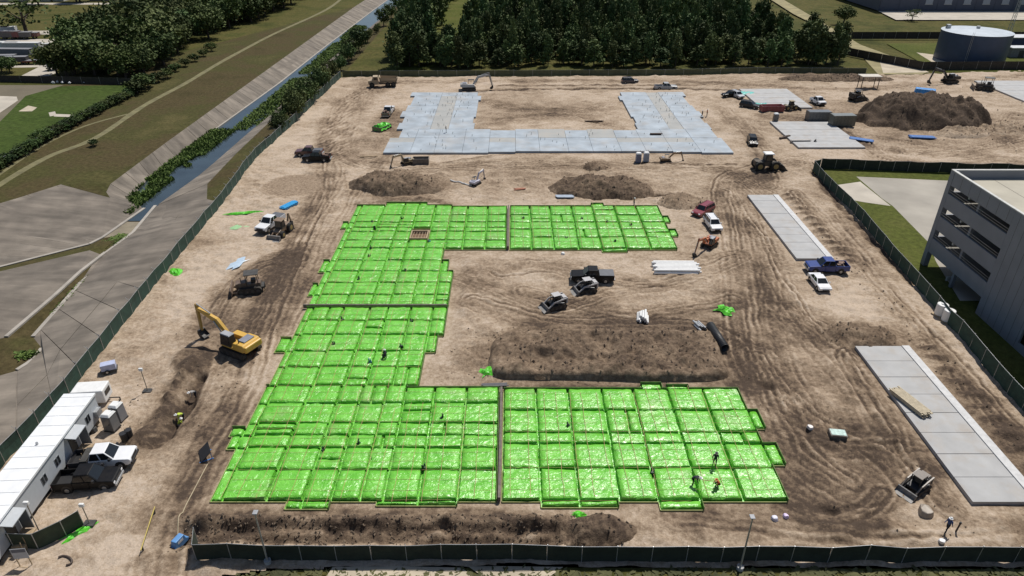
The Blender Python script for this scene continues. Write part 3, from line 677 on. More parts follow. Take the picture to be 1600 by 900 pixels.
# bulkhead boards at the joints between the sections
def joint(x0, x1, y0, y1, label, z1=.58, mt=None):
    b = MB().bx(x0, x1, y0, y1, .0, z1); return quick('bulkhead_board', b, mt or mat('bulkhead', (.13, .11, .09), .8, 0, .3), label, 'board')
joint(-1.34, -1.1, 45.9, 62.6, 'grey brown divider board between the two foundation sections beside the front fence')
joint(-.8, -.5, 98.7, 115.5, 'grey brown divider board between the two foundation sections beside the dirt heaps')
joint(-28.9, -9.0, 80.65, 80.85, 'long dark divider board across the narrow leg of the green foundation')
rs = random.Random(5)
def scrap(name, u, v, rx, ry, m, label, cat, h=.35, rz=0, seed=0):
    """crumpled sheet of plastic"""
    x, y = w(u, v); b = MB(); n, k = 9, 6; vs = []
    for j in range(k+1):
        for i in range(n+1):
            a, c = i/n*2-1, j/k*2-1; e = 1 - max(abs(a), abs(c))**3
            vs.append((a*rx*(1+.25*math.sin(c*5+seed)), c*ry*(1+.3*math.sin(a*4+seed)), .02 + h*e*(.2+float(vnoise(i*1.1, j*1.1, 1, seed)))))
    b.add(vs, [(j*(n+1)+i, j*(n+1)+i+1, (j+1)*(n+1)+i+1, (j+1)*(n+1)+i) for j in range(k) for i in range(n)])
    return quick(name, b, m, label, cat, (x, y, gz(x, y)), rz)
M_SCRAP = mat('scrap_film', (.1, .5, .03), .35, 0, .25, 2, bump=.6, bscale=4)
for u, v, rx, ry, h, rz, lb in ((380,333,3,.5,.3,12,'long crumpled strip of green plastic film near white crew cab pickup'), (275,425,.8,1.3,.4,40,'small crumpled green plastic film beside the canal fence'),
    (1133,486,1.1,1,.5,-40,'bright green crumpled plastic film near the black culvert pipe'), (763,581,.9,.8,.4,20,'green plastic film scrap beside the dark soil berm'),
    (905,803,.6,.4,.3,0,'small green plastic film scrap on soil by front fence windrow'), (125,831,.4,1.3,.3,-40,'green plastic film strip beside the end of the dark green gate fence')):
    scrap('plastic_film', u, v, rx, ry, M_SCRAP, lb, 'plastic film', h, rz, int(u) % 7)
scrap('plastic_sheet', 370, 354, 2.2, .9, mat('pale_green_sheet', (.3, .5, .25), .4), 'pale green and white plastic sheet laid flat near white pickup', 'plastic sheet', .12, 3, 2)
scrap('plastic_sheet', 371, 413, .8, 1.8, mat('pale_blue_sheet', (.4, .5, .6), .4), 'faded pale blue plastic sheet on sand beside bulldozer', 'plastic sheet', .1, -20, 3)
scrap('plastic_sheet', 1165, 146, 3.0, 2.0, mat('teal_sheet', (.1, .45, .4), .45), 'teal plastic sheet at corner of the far striped concrete pad', 'plastic sheet', .2, 0, 1).location.z += .3
scrap('plastic_sheet', 1189, 165, 2.2, 1.8, MATS['teal_sheet'], 'crumpled teal plastic sheet beside the red waste container', 'plastic sheet', .9, 0, 4).location.z += .1

# ------------------------------------------------------------------ finished concrete slabs
us = thing('concrete_slab', 'large U shaped pale blue grey cured concrete slab with jagged edges', 'slab', (0, 0, 0))
rs = random.Random(12)
def upanel(x0, x1, y0, y1, m, z=.3):
    b = MB().bx(x0+.03, x1-.03, y0+.03, y1-.03, -.25, z); b.build('slab_panel', m, us)
ys = [162.3, 167.4, 172.8, 178.0, 183.6, 189.0, 193.4, 197.2]
for j in range(7):
    a, b = ys[j], ys[j+1]; o1, o2 = rs.choice((0, .7, 1.3)), rs.choice((0, .6, 1.1)); z = .3 + rs.choice((0, .0, .02))
    upanel(-28.6 + o1 + .25*j*0, -19.8, a, b, M_BLUECON, z); upanel(-19.8, -15.4, a, b, M_TANCON if j < 6 else M_BLUECON, .285); upanel(-15.4, -8.6 - o2, a, b, M_BLUECON, z)
    upanel(29.8 + o2, 38.2, a, b+.4*(j == 6), M_BLUECON, z); upanel(38.2, 41.6, a, b, M_TANCON, .285); upanel(41.6, 48.9 - o1*.8, a, b+.4*(j == 6), M_BLUECON, z)
xs = [-28.4, -22.5, -17.2, -11.0, -5.2, .8, 6.2, 12.6, 18.0, 24.3, 29.8, 35.6, 41.8, 48.8]
for i in range(13):
    o = rs.choice((0, .5, 1.0)); upanel(xs[i], xs[i+1], 145.1+o, 152.4, M_BLUECON, .3 + rs.choice((0, .015)))
    upanel(xs[i], xs[i+1], 152.4, 155.6, M_TANCON if rs.random() < .45 else M_BLUECON, .285); 
    t = 162.3 - (rs.choice((0, .9)) if 3 <= i <= 9 else 0); upanel(xs[i] + (2.0 if i == 0 else 0), xs[i+1] - (.8 if i == 12 else 0), 155.6, t, M_TANCON if i in (6, 8) else M_BLUECON, .3 + rs.choice((0, .015)))
m = MB()
for k in range(170):
    r = rs.choice(USLAB); x = rs.uniform(r[0]+2, r[1]-2); y = rs.uniform(r[2]+1.5, r[3]-1.5); m.cyl((x, y, .28), (x, y, .28+rs.uniform(.3, .7)), .06, n=5)
tag(m.build('pipe_stub_ups', mat('stub_pipe', (.6, .58, .52), .5, 0, .3), us), kind='stuff')
def striped_pad(name, label, x0, x1, y0, y1, n, m, kerb=False, z=.28, broom=False):
    r = thing(name, label, 'slab', ((x0+x1)/2, (y0+y1)/2, 0)); W_, D_ = (x1-x0)/2, (y1-y0)/2
    for i in range(n):
        a, b = -D_ + 2*D_*i/n, -D_ + 2*D_*(i+1)/n
        MB().bx(-W_, W_ - (1.0 if kerb else 0), a+.035, b-.035, -.3, z - .012*(i % 2)).build('slab_panel', m, r)
    MB().bx(-W_+.06, W_-(1.06 if kerb else .06), -D_+.05, D_-.05, -.3, z-.07).build('joint_filler', M_DARKSTEEL, r)
    if kerb: MB().bx(W_-.93, W_, -D_, D_, -.3, z+.06).build('kerb', mat('kerb_concrete', (.52, .52, .52), .8, detail=8), r)
    return r
striped_pad('carport_slab', 'pale grey concrete strip with cross joints beside blue pickup', 44.6, 50.4, 95.0, 121.0, 9, M_GREYCON, True)
striped_pad('carport_slab', 'pale grey concrete strip with stacked lumber lying on it', 43.4, 50.2, 45.6, 71.2, 8, M_GREYCON, True)
striped_pad('striped_slab', 'far pale striped concrete pad beside red waste container', 66.2, 80.0, 181.5, 201.5, 8, M_GREYCON)
striped_pad('striped_slab', 'pale striped concrete pad in front of two grey storage containers', 64.4, 79.4, 148.8, 168.8, 9, M_GREYCON)
striped_pad('striped_slab', 'pale concrete pad beyond the large dark soil heap beside dark bulldozer', 140.5, 170.0, 187.5, 211.5, 8, M_GREYCON)

# ------------------------------------------------------------------ heaps of soil
def heap(u, v, rx, ry, h, damp, label, seed, rz=0, rough=.5, power=1.0, step=.3, pn=2, edge=.45):
    cx, cy = w(u, v); ca, sa = math.cos(R(rz)), math.sin(R(rz)); ext = max(rx, ry)*1.25
    def fn(x, y):
        a, b = x*ca + y*sa, -x*sa + y*ca
        q = (np.abs(a/rx)**pn + np.abs(b/ry)**pn)**(1/pn) + edge*(fbm(x, y, ext*.45, seed, 3) - .5)
        k = np.clip(1.05 - q, 0, 1); pr = 1 - np.exp(-k*2.6*power)
        z = h*1.12*pr + rough*np.clip(k*3, 0, 1)*((fbm(x, y, 2.2, seed+2, 5) - .5)*2.0 - 1.3*np.abs(fbm(x, y, 3.4, seed+12, 4) - .5)) + .7*np.clip(k*3, 0, 1)*(fbm(x, y, .7, seed+7, 2) - .5)
        base = site_fn(x+cx, y+cy)[0]
        dm = damp + .06 + .45*(fbm(x, y, 3, seed+5, 5) - .5) - .12*(1-np.clip(k*4, 0, 1))
        return np.where(k > 0, base + z - .02, base - .25), np.clip(dm, 0, 1)
    xs = np.arange(-ext, ext+.01, step); o = grid_mesh('dirt_heap', xs, xs, fn, lambda x, y: np.maximum(np.abs(x*ca+y*sa)/rx, np.abs(-x*sa+y*ca)/ry) < 1.3, M_DIRT)
    o.location = (cx, cy, 0); rs_ = random.Random(seed*3); mc = MB(); n_ = min(420, int(5*rx*ry)); A_ = [rs_.uniform(-1, 1)*.98 for _ in range(n_)]; B_ = [rs_.uniform(-1, 1)*.98 for _ in range(n_)]
    X_ = np.array([a*rx*ca - b*ry*sa for a, b in zip(A_, B_)]); Y_ = np.array([a*rx*sa + b*ry*ca for a, b in zip(A_, B_)]); Z_ = fn(X_, Y_)[0]; G_ = site_fn(X_+cx, Y_+cy)[0]
    for x, y, z, g_ in zip(X_, Y_, Z_, G_):
        if z < g_ - .1: continue
        s = rs_.uniform(.05, .26)*rs_.uniform(.4, 1.2); t_ = rs_.uniform(0, 6.28); c_, s_ = math.cos(t_)*s, math.sin(t_)*s
        mc.add([(x+p[0]*c_-p[1]*s_, y+p[0]*s_+p[1]*c_, z+s*.3+p[2]*s*.75) for p in ((0,0,1),(.9,0,.1),(-.3,.85,.2),(-.6,-.7,.15),(.3,.2,-.9))], [(0,1,2),(0,2,3),(0,3,1),(1,4,2),(2,4,3),(3,4,1)])
    tag(mc.build('clods', mat('heap_clod_%d' % int(damp*5), tuple(k*(1.3-damp)*1.7 for k in (.16, .118, .084)), .95, 0, .5, .7), o), kind='stuff')
    return tag(o, label, 'dirt heap')
heap(622, 291, 8.5, 5.2, 2.6, .66, 'brown dirt heap with a dozed flat top behind the green pads', 1, 0, .5)
heap(938, 296, 9.5, 5.2, 2.4, .76, 'dark brown two humped dirt heap behind the green pads', 2, -8, .6)
heap(1066, 316, 4.2, 3.6, .9, .5, 'low brown dirt heap beside the maroon car', 3)
heap(1428, 186, 15.5, 11, 5.8, .97, 'largest dark grey topsoil heap with clods, beside blue tarp bundle', 4, -12, 1.7, 1.2, .4, 2, .8)
heap(1343, 527, 4.6, 3.0, .9, .72, 'small dark soil heap at the end of the carport slab', 5)
heap(930, 832, 3.4, 2.0, 1.0, .8, 'dark clodded soil heap against the front fence', 6, 0, .7, 1, .2)
heap(932, 262, 3.0, 2.4, 1.0, .6, 'small greyish soil heap between U slab and brown heap', 7)
heap(952, 556, 13.9, 4.7, .95, .7, 'long dark soil berm beside the black culvert pipe', 8, -1, .8, 9, .22, 9, .22)
heap(1312, 124, 17, 3.2, 1.4, .8, 'long low dark soil berm under the far boundary fence', 9, 0, .4)
heap(1500, 205, 8, 5, 1.2, .35, 'low tan spoil heap beside the large topsoil heap', 10, 20, .7)
heap(1570, 200, 8, 5, .9, .4, 'flat sandy spoil heap near the far concrete pad', 11, 10, .6)
# ------------------------------------------------------------------ fences
def fence(name, label, pts, h, bay, mscreen, posts=M_STEEL, spikes=0, closed_top=True, lean=0, group=None, site_z=True, board=False):
    r = thing(name, label, 'fence', (pts[0][0], pts[0][1], 0), group=group); ox, oy = pts[0]
    pole = MB().cyl((0, 0, -.5), (0, 0, h+.12+spikes), .04, n=6).mesh('post', posts); rs = random.Random(int(abs(ox*10)))
    zf = (lambda x, y: max(gz(x, y), -.25)) if site_z else (lambda x, y: 0)
    for (ax, ay), (bx_, by) in zip(pts[:-1], pts[1:]):
        l = math.hypot(bx_-ax, by-ay); n = max(1, round(l/bay)); d = Vector(((bx_-ax)/l, (by-ay)/l, 0)); nn = Vector((-d.y, d.x, 0))
        for i in range(n):
            x0, y0 = ax+(bx_-ax)*i/n, ay+(by-ay)*i/n; x1, y1 = ax+(bx_-ax)*(i+1)/n, ay+(by-ay)*(i+1)/n
            p = bpy.data.objects.new('post', pole); col.objects.link(p); p.parent = r; z0, z1 = zf(x0, y0), zf(x1, y1)
            p.location = (x0-ox, y0-oy, z0); p.rotation_euler = (rs.uniform(-.02, .02), rs.uniform(-.02, .02), 0)
            # screen cloth bellying slightly between the posts
            m = MB(); k = 5 if not board else 2; A = Vector((x0-ox, y0-oy, 0))+d*.03; B = Vector((x1-ox, y1-oy, 0))-d*.03; bel = rs.uniform(.03, .12) if not board else 0; sag = rs.uniform(0, .07) if not board else 0
            vs = []
            for s in (-.012, .012):
                for j in range(3):
                    for q in range(k):
                        t = q/(k-1); e = 4*t*(1-t); hh = [-.05, h*.5, h - sag*e][j]
                        vs.append(A.lerp(B, t) + nn*(s + (bel*e*(1.2 if j == 1 else .3) if not board else 0)) + Vector((0, 0, hh + z0+(z1-z0)*t)))
            fs = []; K = 3*k
            for j in range(2):
                for q in range(k-1):
                    a = j*k+q; fs += [(a, a+1, a+k+1, a+k), (K+a, K+a+k, K+a+k+1, K+a+1)]
            for q in range(k-1): fs += [(2*k+q, 2*k+q+1, K+2*k+q+1, K+2*k+q), (q, K+q, K+q+1, q+1)]
            fs += [(0, k, K+k, K), (k, 2*k, K+2*k, K+k), (k-1, K+k-1, K+2*k-1, 2*k-1), (2*k-1, K+2*k-1, K+3*k-1, 3*k-1)]
            m.add(vs, fs).build('screen_panel' if not board else 'board_panel', mscreen, r)
            if closed_top and not board: MB().cyl(Vector((x0-ox, y0-oy, z0+h+.03)), Vector((x1-ox, y1-oy, z1+h+.03)), .025, n=5).build('top_rail', posts, r)
            if spikes: MB().cyl(Vector((x0-ox, y0-oy, z0+h)), Vector((x0-ox, y0-oy, z0+h+.5)) - nn*-.35, .02, n=4).build('barb_arm', posts, r)
    p = bpy.data.objects.new('post', pole); col.objects.link(p); p.parent = r; p.location = (pts[-1][0]-ox, pts[-1][1]-oy, zf(*pts[-1])); return r
fence('screened_fence', 'long dark green screened chain link fence with barbed arms along the canal', [(-51.1, 48), (-50.9, 62), (-52.4, 88), (-53.6, 118), (-55.6, 143), (-54.4, 165), (-53.1, 216.8)], 2.0, 3.05, M_SCREEN, spikes=.25)
fence('screened_fence', 'black green screened fence along the grass verge in front of the soil windrow', [(-28.0, 41.4), (-27.2, 39.3), (0, 39.3), (24, 39.2), (40, 39.2), (56.2, 39.1)], 1.85, 3.05, M_SCREEND)
fence('screened_fence', 'short dark green screened fence bending by the site entrance sign', [(-56, 40.7), (-45.5, 40.3), (-41.6, 40.5), (-39.9, 41.9), (-38.9, 43.0)], 1.85, 2.6, mat('fence_screen_olive', (.035, .05, .03), .85, 0, .25, 1.2, bump=.2))
fence('screened_fence', 'dark teal screened fence between carport slabs and grey parking building', [(64.0, 135.7), (62.2, 134.6), (61.5, 115.4), (59.5, 90.1), (57.9, 73.8), (56.8, 59.2), (56.3, 41)], 2.1, 3.05, M_SCREEN)
fence('screened_fence', 'dark screened fence behind the car park facing the large soil heap', [(64.3, 136.0), (84.5, 134.0), (104, 132.2), (140, 128.6)], 2.1, 3.05, M_SCREEND)
fence('boundary_fence', 'low olive boundary fence along the edge of the pine wood', [(-52.8, 217.8), (48, 219.7), (78, 222.8), (112, 221.6)], 1.7, 6.0, mat('silt_screen', (.09, .1, .055), .9, 0, .2, 1), site_z=False)
fence('plank_fence', 'tall dark brown board fence enclosing the round water tank', [(230, 229), (132.5, 226.8), (122.3, 243), (109.5, 264.5), (106.5, 281), (150, 281), (230, 281)], 2.6, 4.5, mat('brown_boards', (.04, .034, .028), .9, 0, .3, 2), site_z=False, board=True)
fence('hedge_fence', 'dark overgrown fence between green lawn and grass levee', P([(-120,335),(0,262),(110,198),(200,152),(216,143)]), 1.6, 5, mat('overgrown_screen', (.03, .035, .018), .95, 0, .4, 2, bump=.5), site_z=False)
fence('plank_fence', 'dark low fence between lawn and parked trailers yard', P([(-80,131),(0,128),(100,130),(215,133)]), 2.0, 6, MATS['brown_boards'], site_z=False, board=True)

# ------------------------------------------------------------------ trees
def crown(seed, kind, leaf=1.0, nclump=46, per=17):
    rs = random.Random(seed); b = MB()
    for c in range(nclump):
        if kind == 'pine':
            t = rs.random()**.8; rad = (1-t)**.75*1.0 + .12; z = .16 + .84*t; a = rs.uniform(0, 6.28); q = math.sqrt(rs.random())*rad; cx, cy, cz_ = math.cos(a)*q*.32, math.sin(a)*q*.32, z; cr = .085
        else:
            while 1:
                x, y, z = (rs.uniform(-1, 1) for _ in range(3))
                if x*x+y*y+z*z < 1: break
            l = math.sqrt(x*x+y*y+z*z)+1e-3; k = l**.5/l; lob = 1 + .22*math.sin(3*math.atan2(y, x)+seed) ; cx, cy, cz_ = x*k*.42*lob, y*k*.42*lob, .6 + z*k*.34; cr = .115
        for i in range(per):
            p = Vector((cx+rs.gauss(0, cr*.62), cy+rs.gauss(0, cr*.62), cz_+rs.gauss(0, cr*.5)))
            n = Vector((rs.gauss(0, 1), rs.gauss(0, 1), rs.gauss(.6, 1))).normalized(); u = n.orthogonal().normalized(); u.rotate(Matrix.Rotation(rs.uniform(0, 6.28), 3, n)); v = n.cross(u)
            s = leaf*rs.uniform(.022, .045); b.add([p-u*s-v*s*.6, p+u*s*.9-v*s*.7, p+u*s+v*s*.8, p-u*s*.7+v*s*.9], [(0,1,2,3)])
    return b
def trunk(kind, seed):
    rs = random.Random(seed); b = MB()
    if kind == 'pine':
        b.cyl((0,0,-.02), (0,0,.5), .022, .014, 7); b.cyl((0,0,.5), (.01,0,.97), .014, .003, 6)
        for k in range(9):
            z = .25+.07*k; a = rs.uniform(0, 6.28); l = .26*(1-z)+.05; b.cyl((0,0,z), (math.cos(a)*l, math.sin(a)*l, z+.06), .006, .002, 4)
    else:
        b.cyl((0,0,-.02), (.01,0,.36), .035, .026, 8)
        for k in range(6):
            a = k*1.05+rs.uniform(-.3, .3); l = rs.uniform(.2, .34); b.cyl((.01,0,.3+.02*k), (math.cos(a)*l, math.sin(a)*l, .55+rs.uniform(0, .2)), .018, .004, 5)
    return b
PINE_C = [crown(k, 'pine', .8, 52, 26).mesh('crown', M_PINE) for k in range(5)] + [crown(8, 'pine', .8, 52, 26).mesh('crown', M_BROAD)]
BROAD_C = [crown(20+k, 'broad', .85, 64, 30).mesh('crown', M_BROAD) for k in range(4)] + [crown(30, 'broad', .82, 58, 28).mesh('crown', M_LIGHT)]
SPARSE_C = [crown(41, 'broad', .9, 34, 10).mesh('crown', M_LIGHT)]
SHRUB_C = [crown(50+k, 'broad', 1.3, 40, 16).mesh('crown', M_SHRUB) for k in range(3)]
PINE_T = trunk('pine', 1).mesh('trunk', M_BARK); BROAD_T = trunk('broad', 2).mesh('trunk', M_BARK)
def tree(name, label, x, y, h, wd, cm, tm, group, seed, z=0, cat='tree'):
    rs = random.Random(seed); r = thing(name, label, cat, (x, y, z), rs.uniform(0, 360), group); r.scale = (wd, wd, h)
    for n_, me in (('trunk', tm), ('crown', cm)):
        o = bpy.data.objects.new(n_, me); col.objects.link(o); o.parent = r
    return r
rs = random.Random(77)
lane = [w(*p) for p in [(676,100),(712,60),(742,-8),(716,-8),(684,62),(668,88)]]
spots = []
fp = [(-39, 229.5), (106, 231), (104, 245), (98, 265), (94, 290), (91, 430), (-52, 430), (-45, 300)]
for iy in range(38):
    for ix in range(38):
        x = -41 + ix*4.7 + rs.uniform(-1.9, 1.9) + (iy % 2)*2.3; y = 228.5 + iy*5.4 + rs.uniform(-2, 2)
        if in_poly(np.array([x]), np.array([y]), fp)[0] and not (y > 241 and -31.5 < x < -17.5): spots.append((x, y))
spots.sort(key=lambda p: p[1])
NEAR = 280
for i, (x, y) in enumerate(spots[:NEAR]):
    h = rs.uniform(8.5, 16.5) * (.62 if y < 236 else (.8 if y < 255 else 1)); wd = rs.uniform(6.5, 11)
    tree('pine_tree', 'dark green pine packed into the dense wood beyond the boundary fence', x, y, h, wd, PINE_C[rs.choice((0,1,2,3,4,0,1,2,3,4,5))], PINE_T, 'pines of the wood behind the site', i)
b = MB(); low = [crown(90+k, 'pine', 1.4, 34, 16) for k in range(3)]; lowv = [np.array(c.v) for c in low]
allv = []; nf = 0
for i, (x, y) in enumerate(spots[NEAR:]):
    v = lowv[i % 3].copy(); a = rs.uniform(0, 6.28); h = rs.uniform(10, 17); wd = rs.uniform(7.5, 11)
    q = np.empty_like(v); q[:,0] = (v[:,0]*math.cos(a)-v[:,1]*math.sin(a))*wd+x; q[:,1] = (v[:,0]*math.sin(a)+v[:,1]*math.cos(a))*wd+y; q[:,2] = v[:,2]*h; allv.append(q)
def leaf_mass(name, allv, m, label, cat):
    V_ = np.concatenate(allv); n = len(V_)//4; me = bpy.data.meshes.new(name); me.vertices.add(len(V_)); me.vertices.foreach_set('co', V_.ravel().astype(np.float32))
    me.loops.add(n*4); me.loops.foreach_set('vertex_index', np.arange(n*4, dtype=np.int32)); me.polygons.add(n); me.polygons.foreach_set('loop_start', np.arange(n, dtype=np.int32)*4); me.update(calc_edges=True)
    me.materials.append(m); o = bpy.data.objects.new(name, me); col.objects.link(o); return tag(o, label, cat, kind='stuff')
leaf_mass('pine_wood', allv, M_PINE, 'far depth of the dense dark pine wood', 'wood')
# edge trees left of the lane, right corner clump
for i, (u, v) in enumerate([(618,104),(628,92),(640,98),(645,82),(655,104),(660,88),(650,70),(662,62),(672,75),(668,45),(680,40),(685,22),(695,12),(674,98),(690,100),(700,96),(705,104)]):
    x, y = w(u, v); tree('pine_tree', 'dark pine at the wood edge beside the mown grass lane', x, y, rs.uniform(8, 12), rs.uniform(8, 12), PINE_C[i % 5], PINE_T, 'pines along the grass lane', 400+i)
for i, (u, v) in enumerate([(1262,98),(1275,100),(1290,100),(1300,96),(1308,102),(1255,82),(1265,70),(1312,92)]):
    x, y = w(u, v); tree('pine_tree', 'dark rounded pine at wood corner beside the pale sandy path', x, y, rs.uniform(9, 12), rs.uniform(8, 11), PINE_C[i % 5], PINE_T, 'pines at the wood corner', 430+i)
x, y = w(1318, 36); tree('broadleaf_tree', 'lone dark tree in the open field near the blue grey warehouse', x, y, 7, 9, BROAD_C[0], BROAD_T, None, 450)
x, y = w(1425, 31); tree('broadleaf_tree', 'small thin leafed tree beside the warehouse service road', x, y, 5, 7, SPARSE_C[0], BROAD_T, None, 451)
# trees between canal and fence
for i, (u, v, h) in enumerate([(432,206,5),(448,198,4),(425,192,4.5),(462,185,7),(472,178,8),(480,160,8),(468,165,6.5),(497,142,7.5),(508,136,7),(515,125,7),(530,108,5.5),(545,96,7),(552,90,7.5),(566,78,9),(572,64,6),(582,50,3),(588,47,3.5),(600,38,8),(612,26,7),(625,14,8)]):
    x, y = w(u, v); x = max(-60.5, min(-55.8, x+2)); tree('broadleaf_tree', 'dark bushy tree on the bank between canal and screened fence', x, y, h*.95, h*.82, BROAD_C[i % 4], BROAD_T, 'trees along the canal bank', 500+i, z=-.6)
# wood on the left behind the lawn
ls = []
for iy in range(22):
    for ix in range(12):
        y = 218 + iy*9.5 + rs.uniform(-3, 3); x = -176 + ix*9 + rs.uniform(-3, 3)
        # right edge follows the levee, left edge the yard
        xr = -114 + max(0, (y-320))*.04; xl = -158 + max(0, 250-y)*.5 - max(0, y-290)*.35
        if xl < x < xr: ls.append((x, y))
for i, (x, y) in enumerate(ls):
    lt = (x < -128 and y < 262 and rs.random() < .55) or rs.random() < .07; h = rs.uniform(10, 15)*(.8 if y < 235 else 1)
    tree('broadleaf_tree', 'light green leafy tree in the wood beside the trailer yard' if lt else 'dark leafy tree in the wood between lawn and levee', x, y, h, h*rs.uniform(.95, 1.2), BROAD_C[4] if lt else BROAD_C[i % 4], BROAD_T, 'light trees of the left wood' if lt else 'dark trees of the left wood', 600+i)
for i, (u, v) in enumerate([(90,118),(105,120),(118,116),(130,114),(150,118),(168,112),(185,118),(200,117)]):
    x, y = w(u, v); tree('broadleaf_tree', 'pale green tree at the wood edge behind the lawn fence', x, y, rs.uniform(8, 10), rs.uniform(9, 11), BROAD_C[4] if i % 3 else BROAD_C[0], BROAD_T, 'pale trees behind the lawn', 900+i)
x, y = w(42, 53); tree('broadleaf_tree', 'sparse spreading tree standing alone beside the pale yard road', x, y, 15, 22, SPARSE_C[0], BROAD_T, None, 950)
for i, (u, v) in enumerate([(3,112),(16,113),(120,4),(60,7),(220,2),(250,1),(125,3)]):
    x, y = w(u, v); tree('broadleaf_tree', 'small dark round tree near the parked trailers' if i < 2 else 'dark tree along the distant road', x, y, 5 if i < 2 else 11, 6 if i < 2 else 14, BROAD_C[i % 3], BROAD_T, 'round yard trees' if i < 2 else 'trees on distant road', 960+i)
for i, (u, v, s) in enumerate([(215,146,4),(222,140,4.5),(232,136,4),(248,128,3),(262,122,3),(275,112,2.6),(290,104,2.6),(305,96,2.6),(318,88,2.6),(330,80,3),(147,228,1.6)]):
    x, y = w(u, v); tree('shrub', 'dark shrub in the row along the levee grass' if i < 10 else 'lone reddish green shrub on the levee slope', x, y, s, s*1.5, SHRUB_C[i % 3], BROAD_T, 'shrubs along the levee' if i < 10 else None, 980+i, cat='shrub')
hl_ = P([(-40,288),(0,262),(110,198),(200,152),(216,143)])
for i in range(34):
    x, y = along([(*p, 0) for p in hl_], plen([(*p, 0) for p in hl_])*(i+.5)/34)[:2]; s = 1.7 + .8*float(vnoise(i*1.3, 2, 1))
    tree('shrub', 'dark hedge shrub along the fence between lawn and levee', x+rs.uniform(-.4, .4), y, s, s*1.9, SHRUB_C[i % 3], BROAD_T, 'hedge along the lawn fence', 1200+i, cat='shrub')
# reeds in the canal bottom: a mass of blades
rs = random.Random(8); av = []
def reeds(n, fx, z0, hs):
    q = np.empty((n*4, 3))
    for i in range(n):
        x, y = fx(); a = rs.uniform(0, 3.14); h = rs.uniform(*hs); ww = rs.uniform(.12, .3); dx, dy = math.cos(a)*ww, math.sin(a)*ww; lx, ly = rs.uniform(-.6, .6), rs.uniform(-.6, .6)
        q[i*4:i*4+4] = [(x-dx, y-dy, z0), (x+dx, y+dy, z0), (x+dx*.7+lx, y+dy*.7+ly, z0+h), (x-dx*.6+lx, y-dy*.6+ly, z0+h*.9)]
    return q
def band(y0, y1, f0, f1, pat=.42):
    def g():
        while 1:
            y = rs.uniform(y0, y1); x = rs.uniform(f0(y), f1(y))
            if float(fbm(x*2, y, 9, 3, 3)) > pat: return x, y
    return g
av.append(reeds(8000, band(119, 172, lambda y: -77.2, lambda y: -72.3 + (y-119)*.03, .34), D, (.3, .8)))
av.append(reeds(11000, band(172, 330, lambda y: -71.8, lambda y: -65.8, .38), D, (.25, .6)))
av.append(reeds(1500, lambda: (lambda p: (p[0]+rs.gauss(0, .5), p[1]+rs.gauss(0, .7)))(lerp(w(190,372,D), w(158,386,D), rs.random())), D, (.08, .3)))
av.append(reeds(3800, lambda: (lambda p: (p[0]+rs.gauss(0, .55), p[1]+rs.gauss(0, .5)))(lerp(w(150,404,D), w(68,492,D), rs.random())), D, (.08, .3)))
av.append(reeds(350, lambda: (lambda p: (p[0]+rs.gauss(0, .5), p[1]+rs.gauss(0, .3)))(lerp(w(30,557,D), w(52,556,D), rs.random())), D, (.2, .5)))
leaf_mass('canal_reeds', av, mat('reed_green', (.085, .14, .03), .8, 0, .4, .35, c2=(.16, .23, .06), spec=.2), 'green reeds and weeds growing in the canal bottom', 'reeds')
# verge weeds in front of the front fence
av = [reeds(9000, lambda: (rs.uniform(-26, 56), rs.uniform(31, 38.3)), -.02, (.02, .09)) * np.array([1, 1, 1])]
leaf_mass('verge_grass', av, mat('verge_green', (.06, .066, .022), .9, 0, .4, .3, c2=(.12, .115, .045)), 'rough short grass on the verge before the front fence', 'grass')
for pts in ([(520,886),(600,884),(720,887),(740,900),(700,915),(500,915)], [(730,884),(880,886),(860,900),(760,905)]): sheet('sand_patch', pts, M_SAND, .012)
# clods of soil strewn over the disturbed ground
rs = random.Random(31); cv_ = []; cfz = []
ico = [(0,0,1),(.9,0,.1),(-.3,.85,.2),(-.6,-.7,.15),(.3,.2,-.9)]
mcl = MB()
def clods(n, pos, s0, s1):
    pts_ = [pos() for _ in range(n)]; zz = site_fn(np.array([p[0] for p in pts_]), np.array([p[1] for p in pts_]))[0]
    for (x, y), z in zip(pts_, zz):
        s = rs.uniform(s0, s1)**1.0; a = rs.uniform(0, 6.28); ca, sa = math.cos(a)*s, math.sin(a)*s
        mcl.add([(x+p[0]*ca-p[1]*sa, y+p[0]*sa+p[1]*ca, z+s*.25+p[2]*s*.7) for p in ico], [(0,1,2),(0,2,3),(0,3,1),(1,4,2),(2,4,3),(3,4,1)])
clods(700, lambda: lerp(w(288, 808), w(900, 815), rs.random())[:1] + (rs.uniform(40.2, 44.2),), .06, .22)
clods(120, lambda: (rs.uniform(28, 42), rs.uniform(42, 66)), .04, .13); clods(250, lambda: (rs.uniform(-8, 30), rs.uniform(64, 76)), .05, .18)
clods(120, lambda: (rs.uniform(51, 54.5), rs.uniform(46, 120)), .05, .2); clods(90, lambda: (rs.uniform(-8, 30), rs.uniform(118, 142)), .05, .2); clods(120, lambda: (rs.uniform(80, 150), rs.uniform(145, 205)), .08, .3); clods(90, lambda: (rs.uniform(-44, -31), rs.uniform(56, 76)), .04, .18)
tag(mcl.build('soil_clods', mat('clod_soil', (.16, .12, .085), .95, 0, .5, .7, bump=.3)), 'brown clods of soil strewn over the disturbed ground', 'soil clods', kind='stuff')

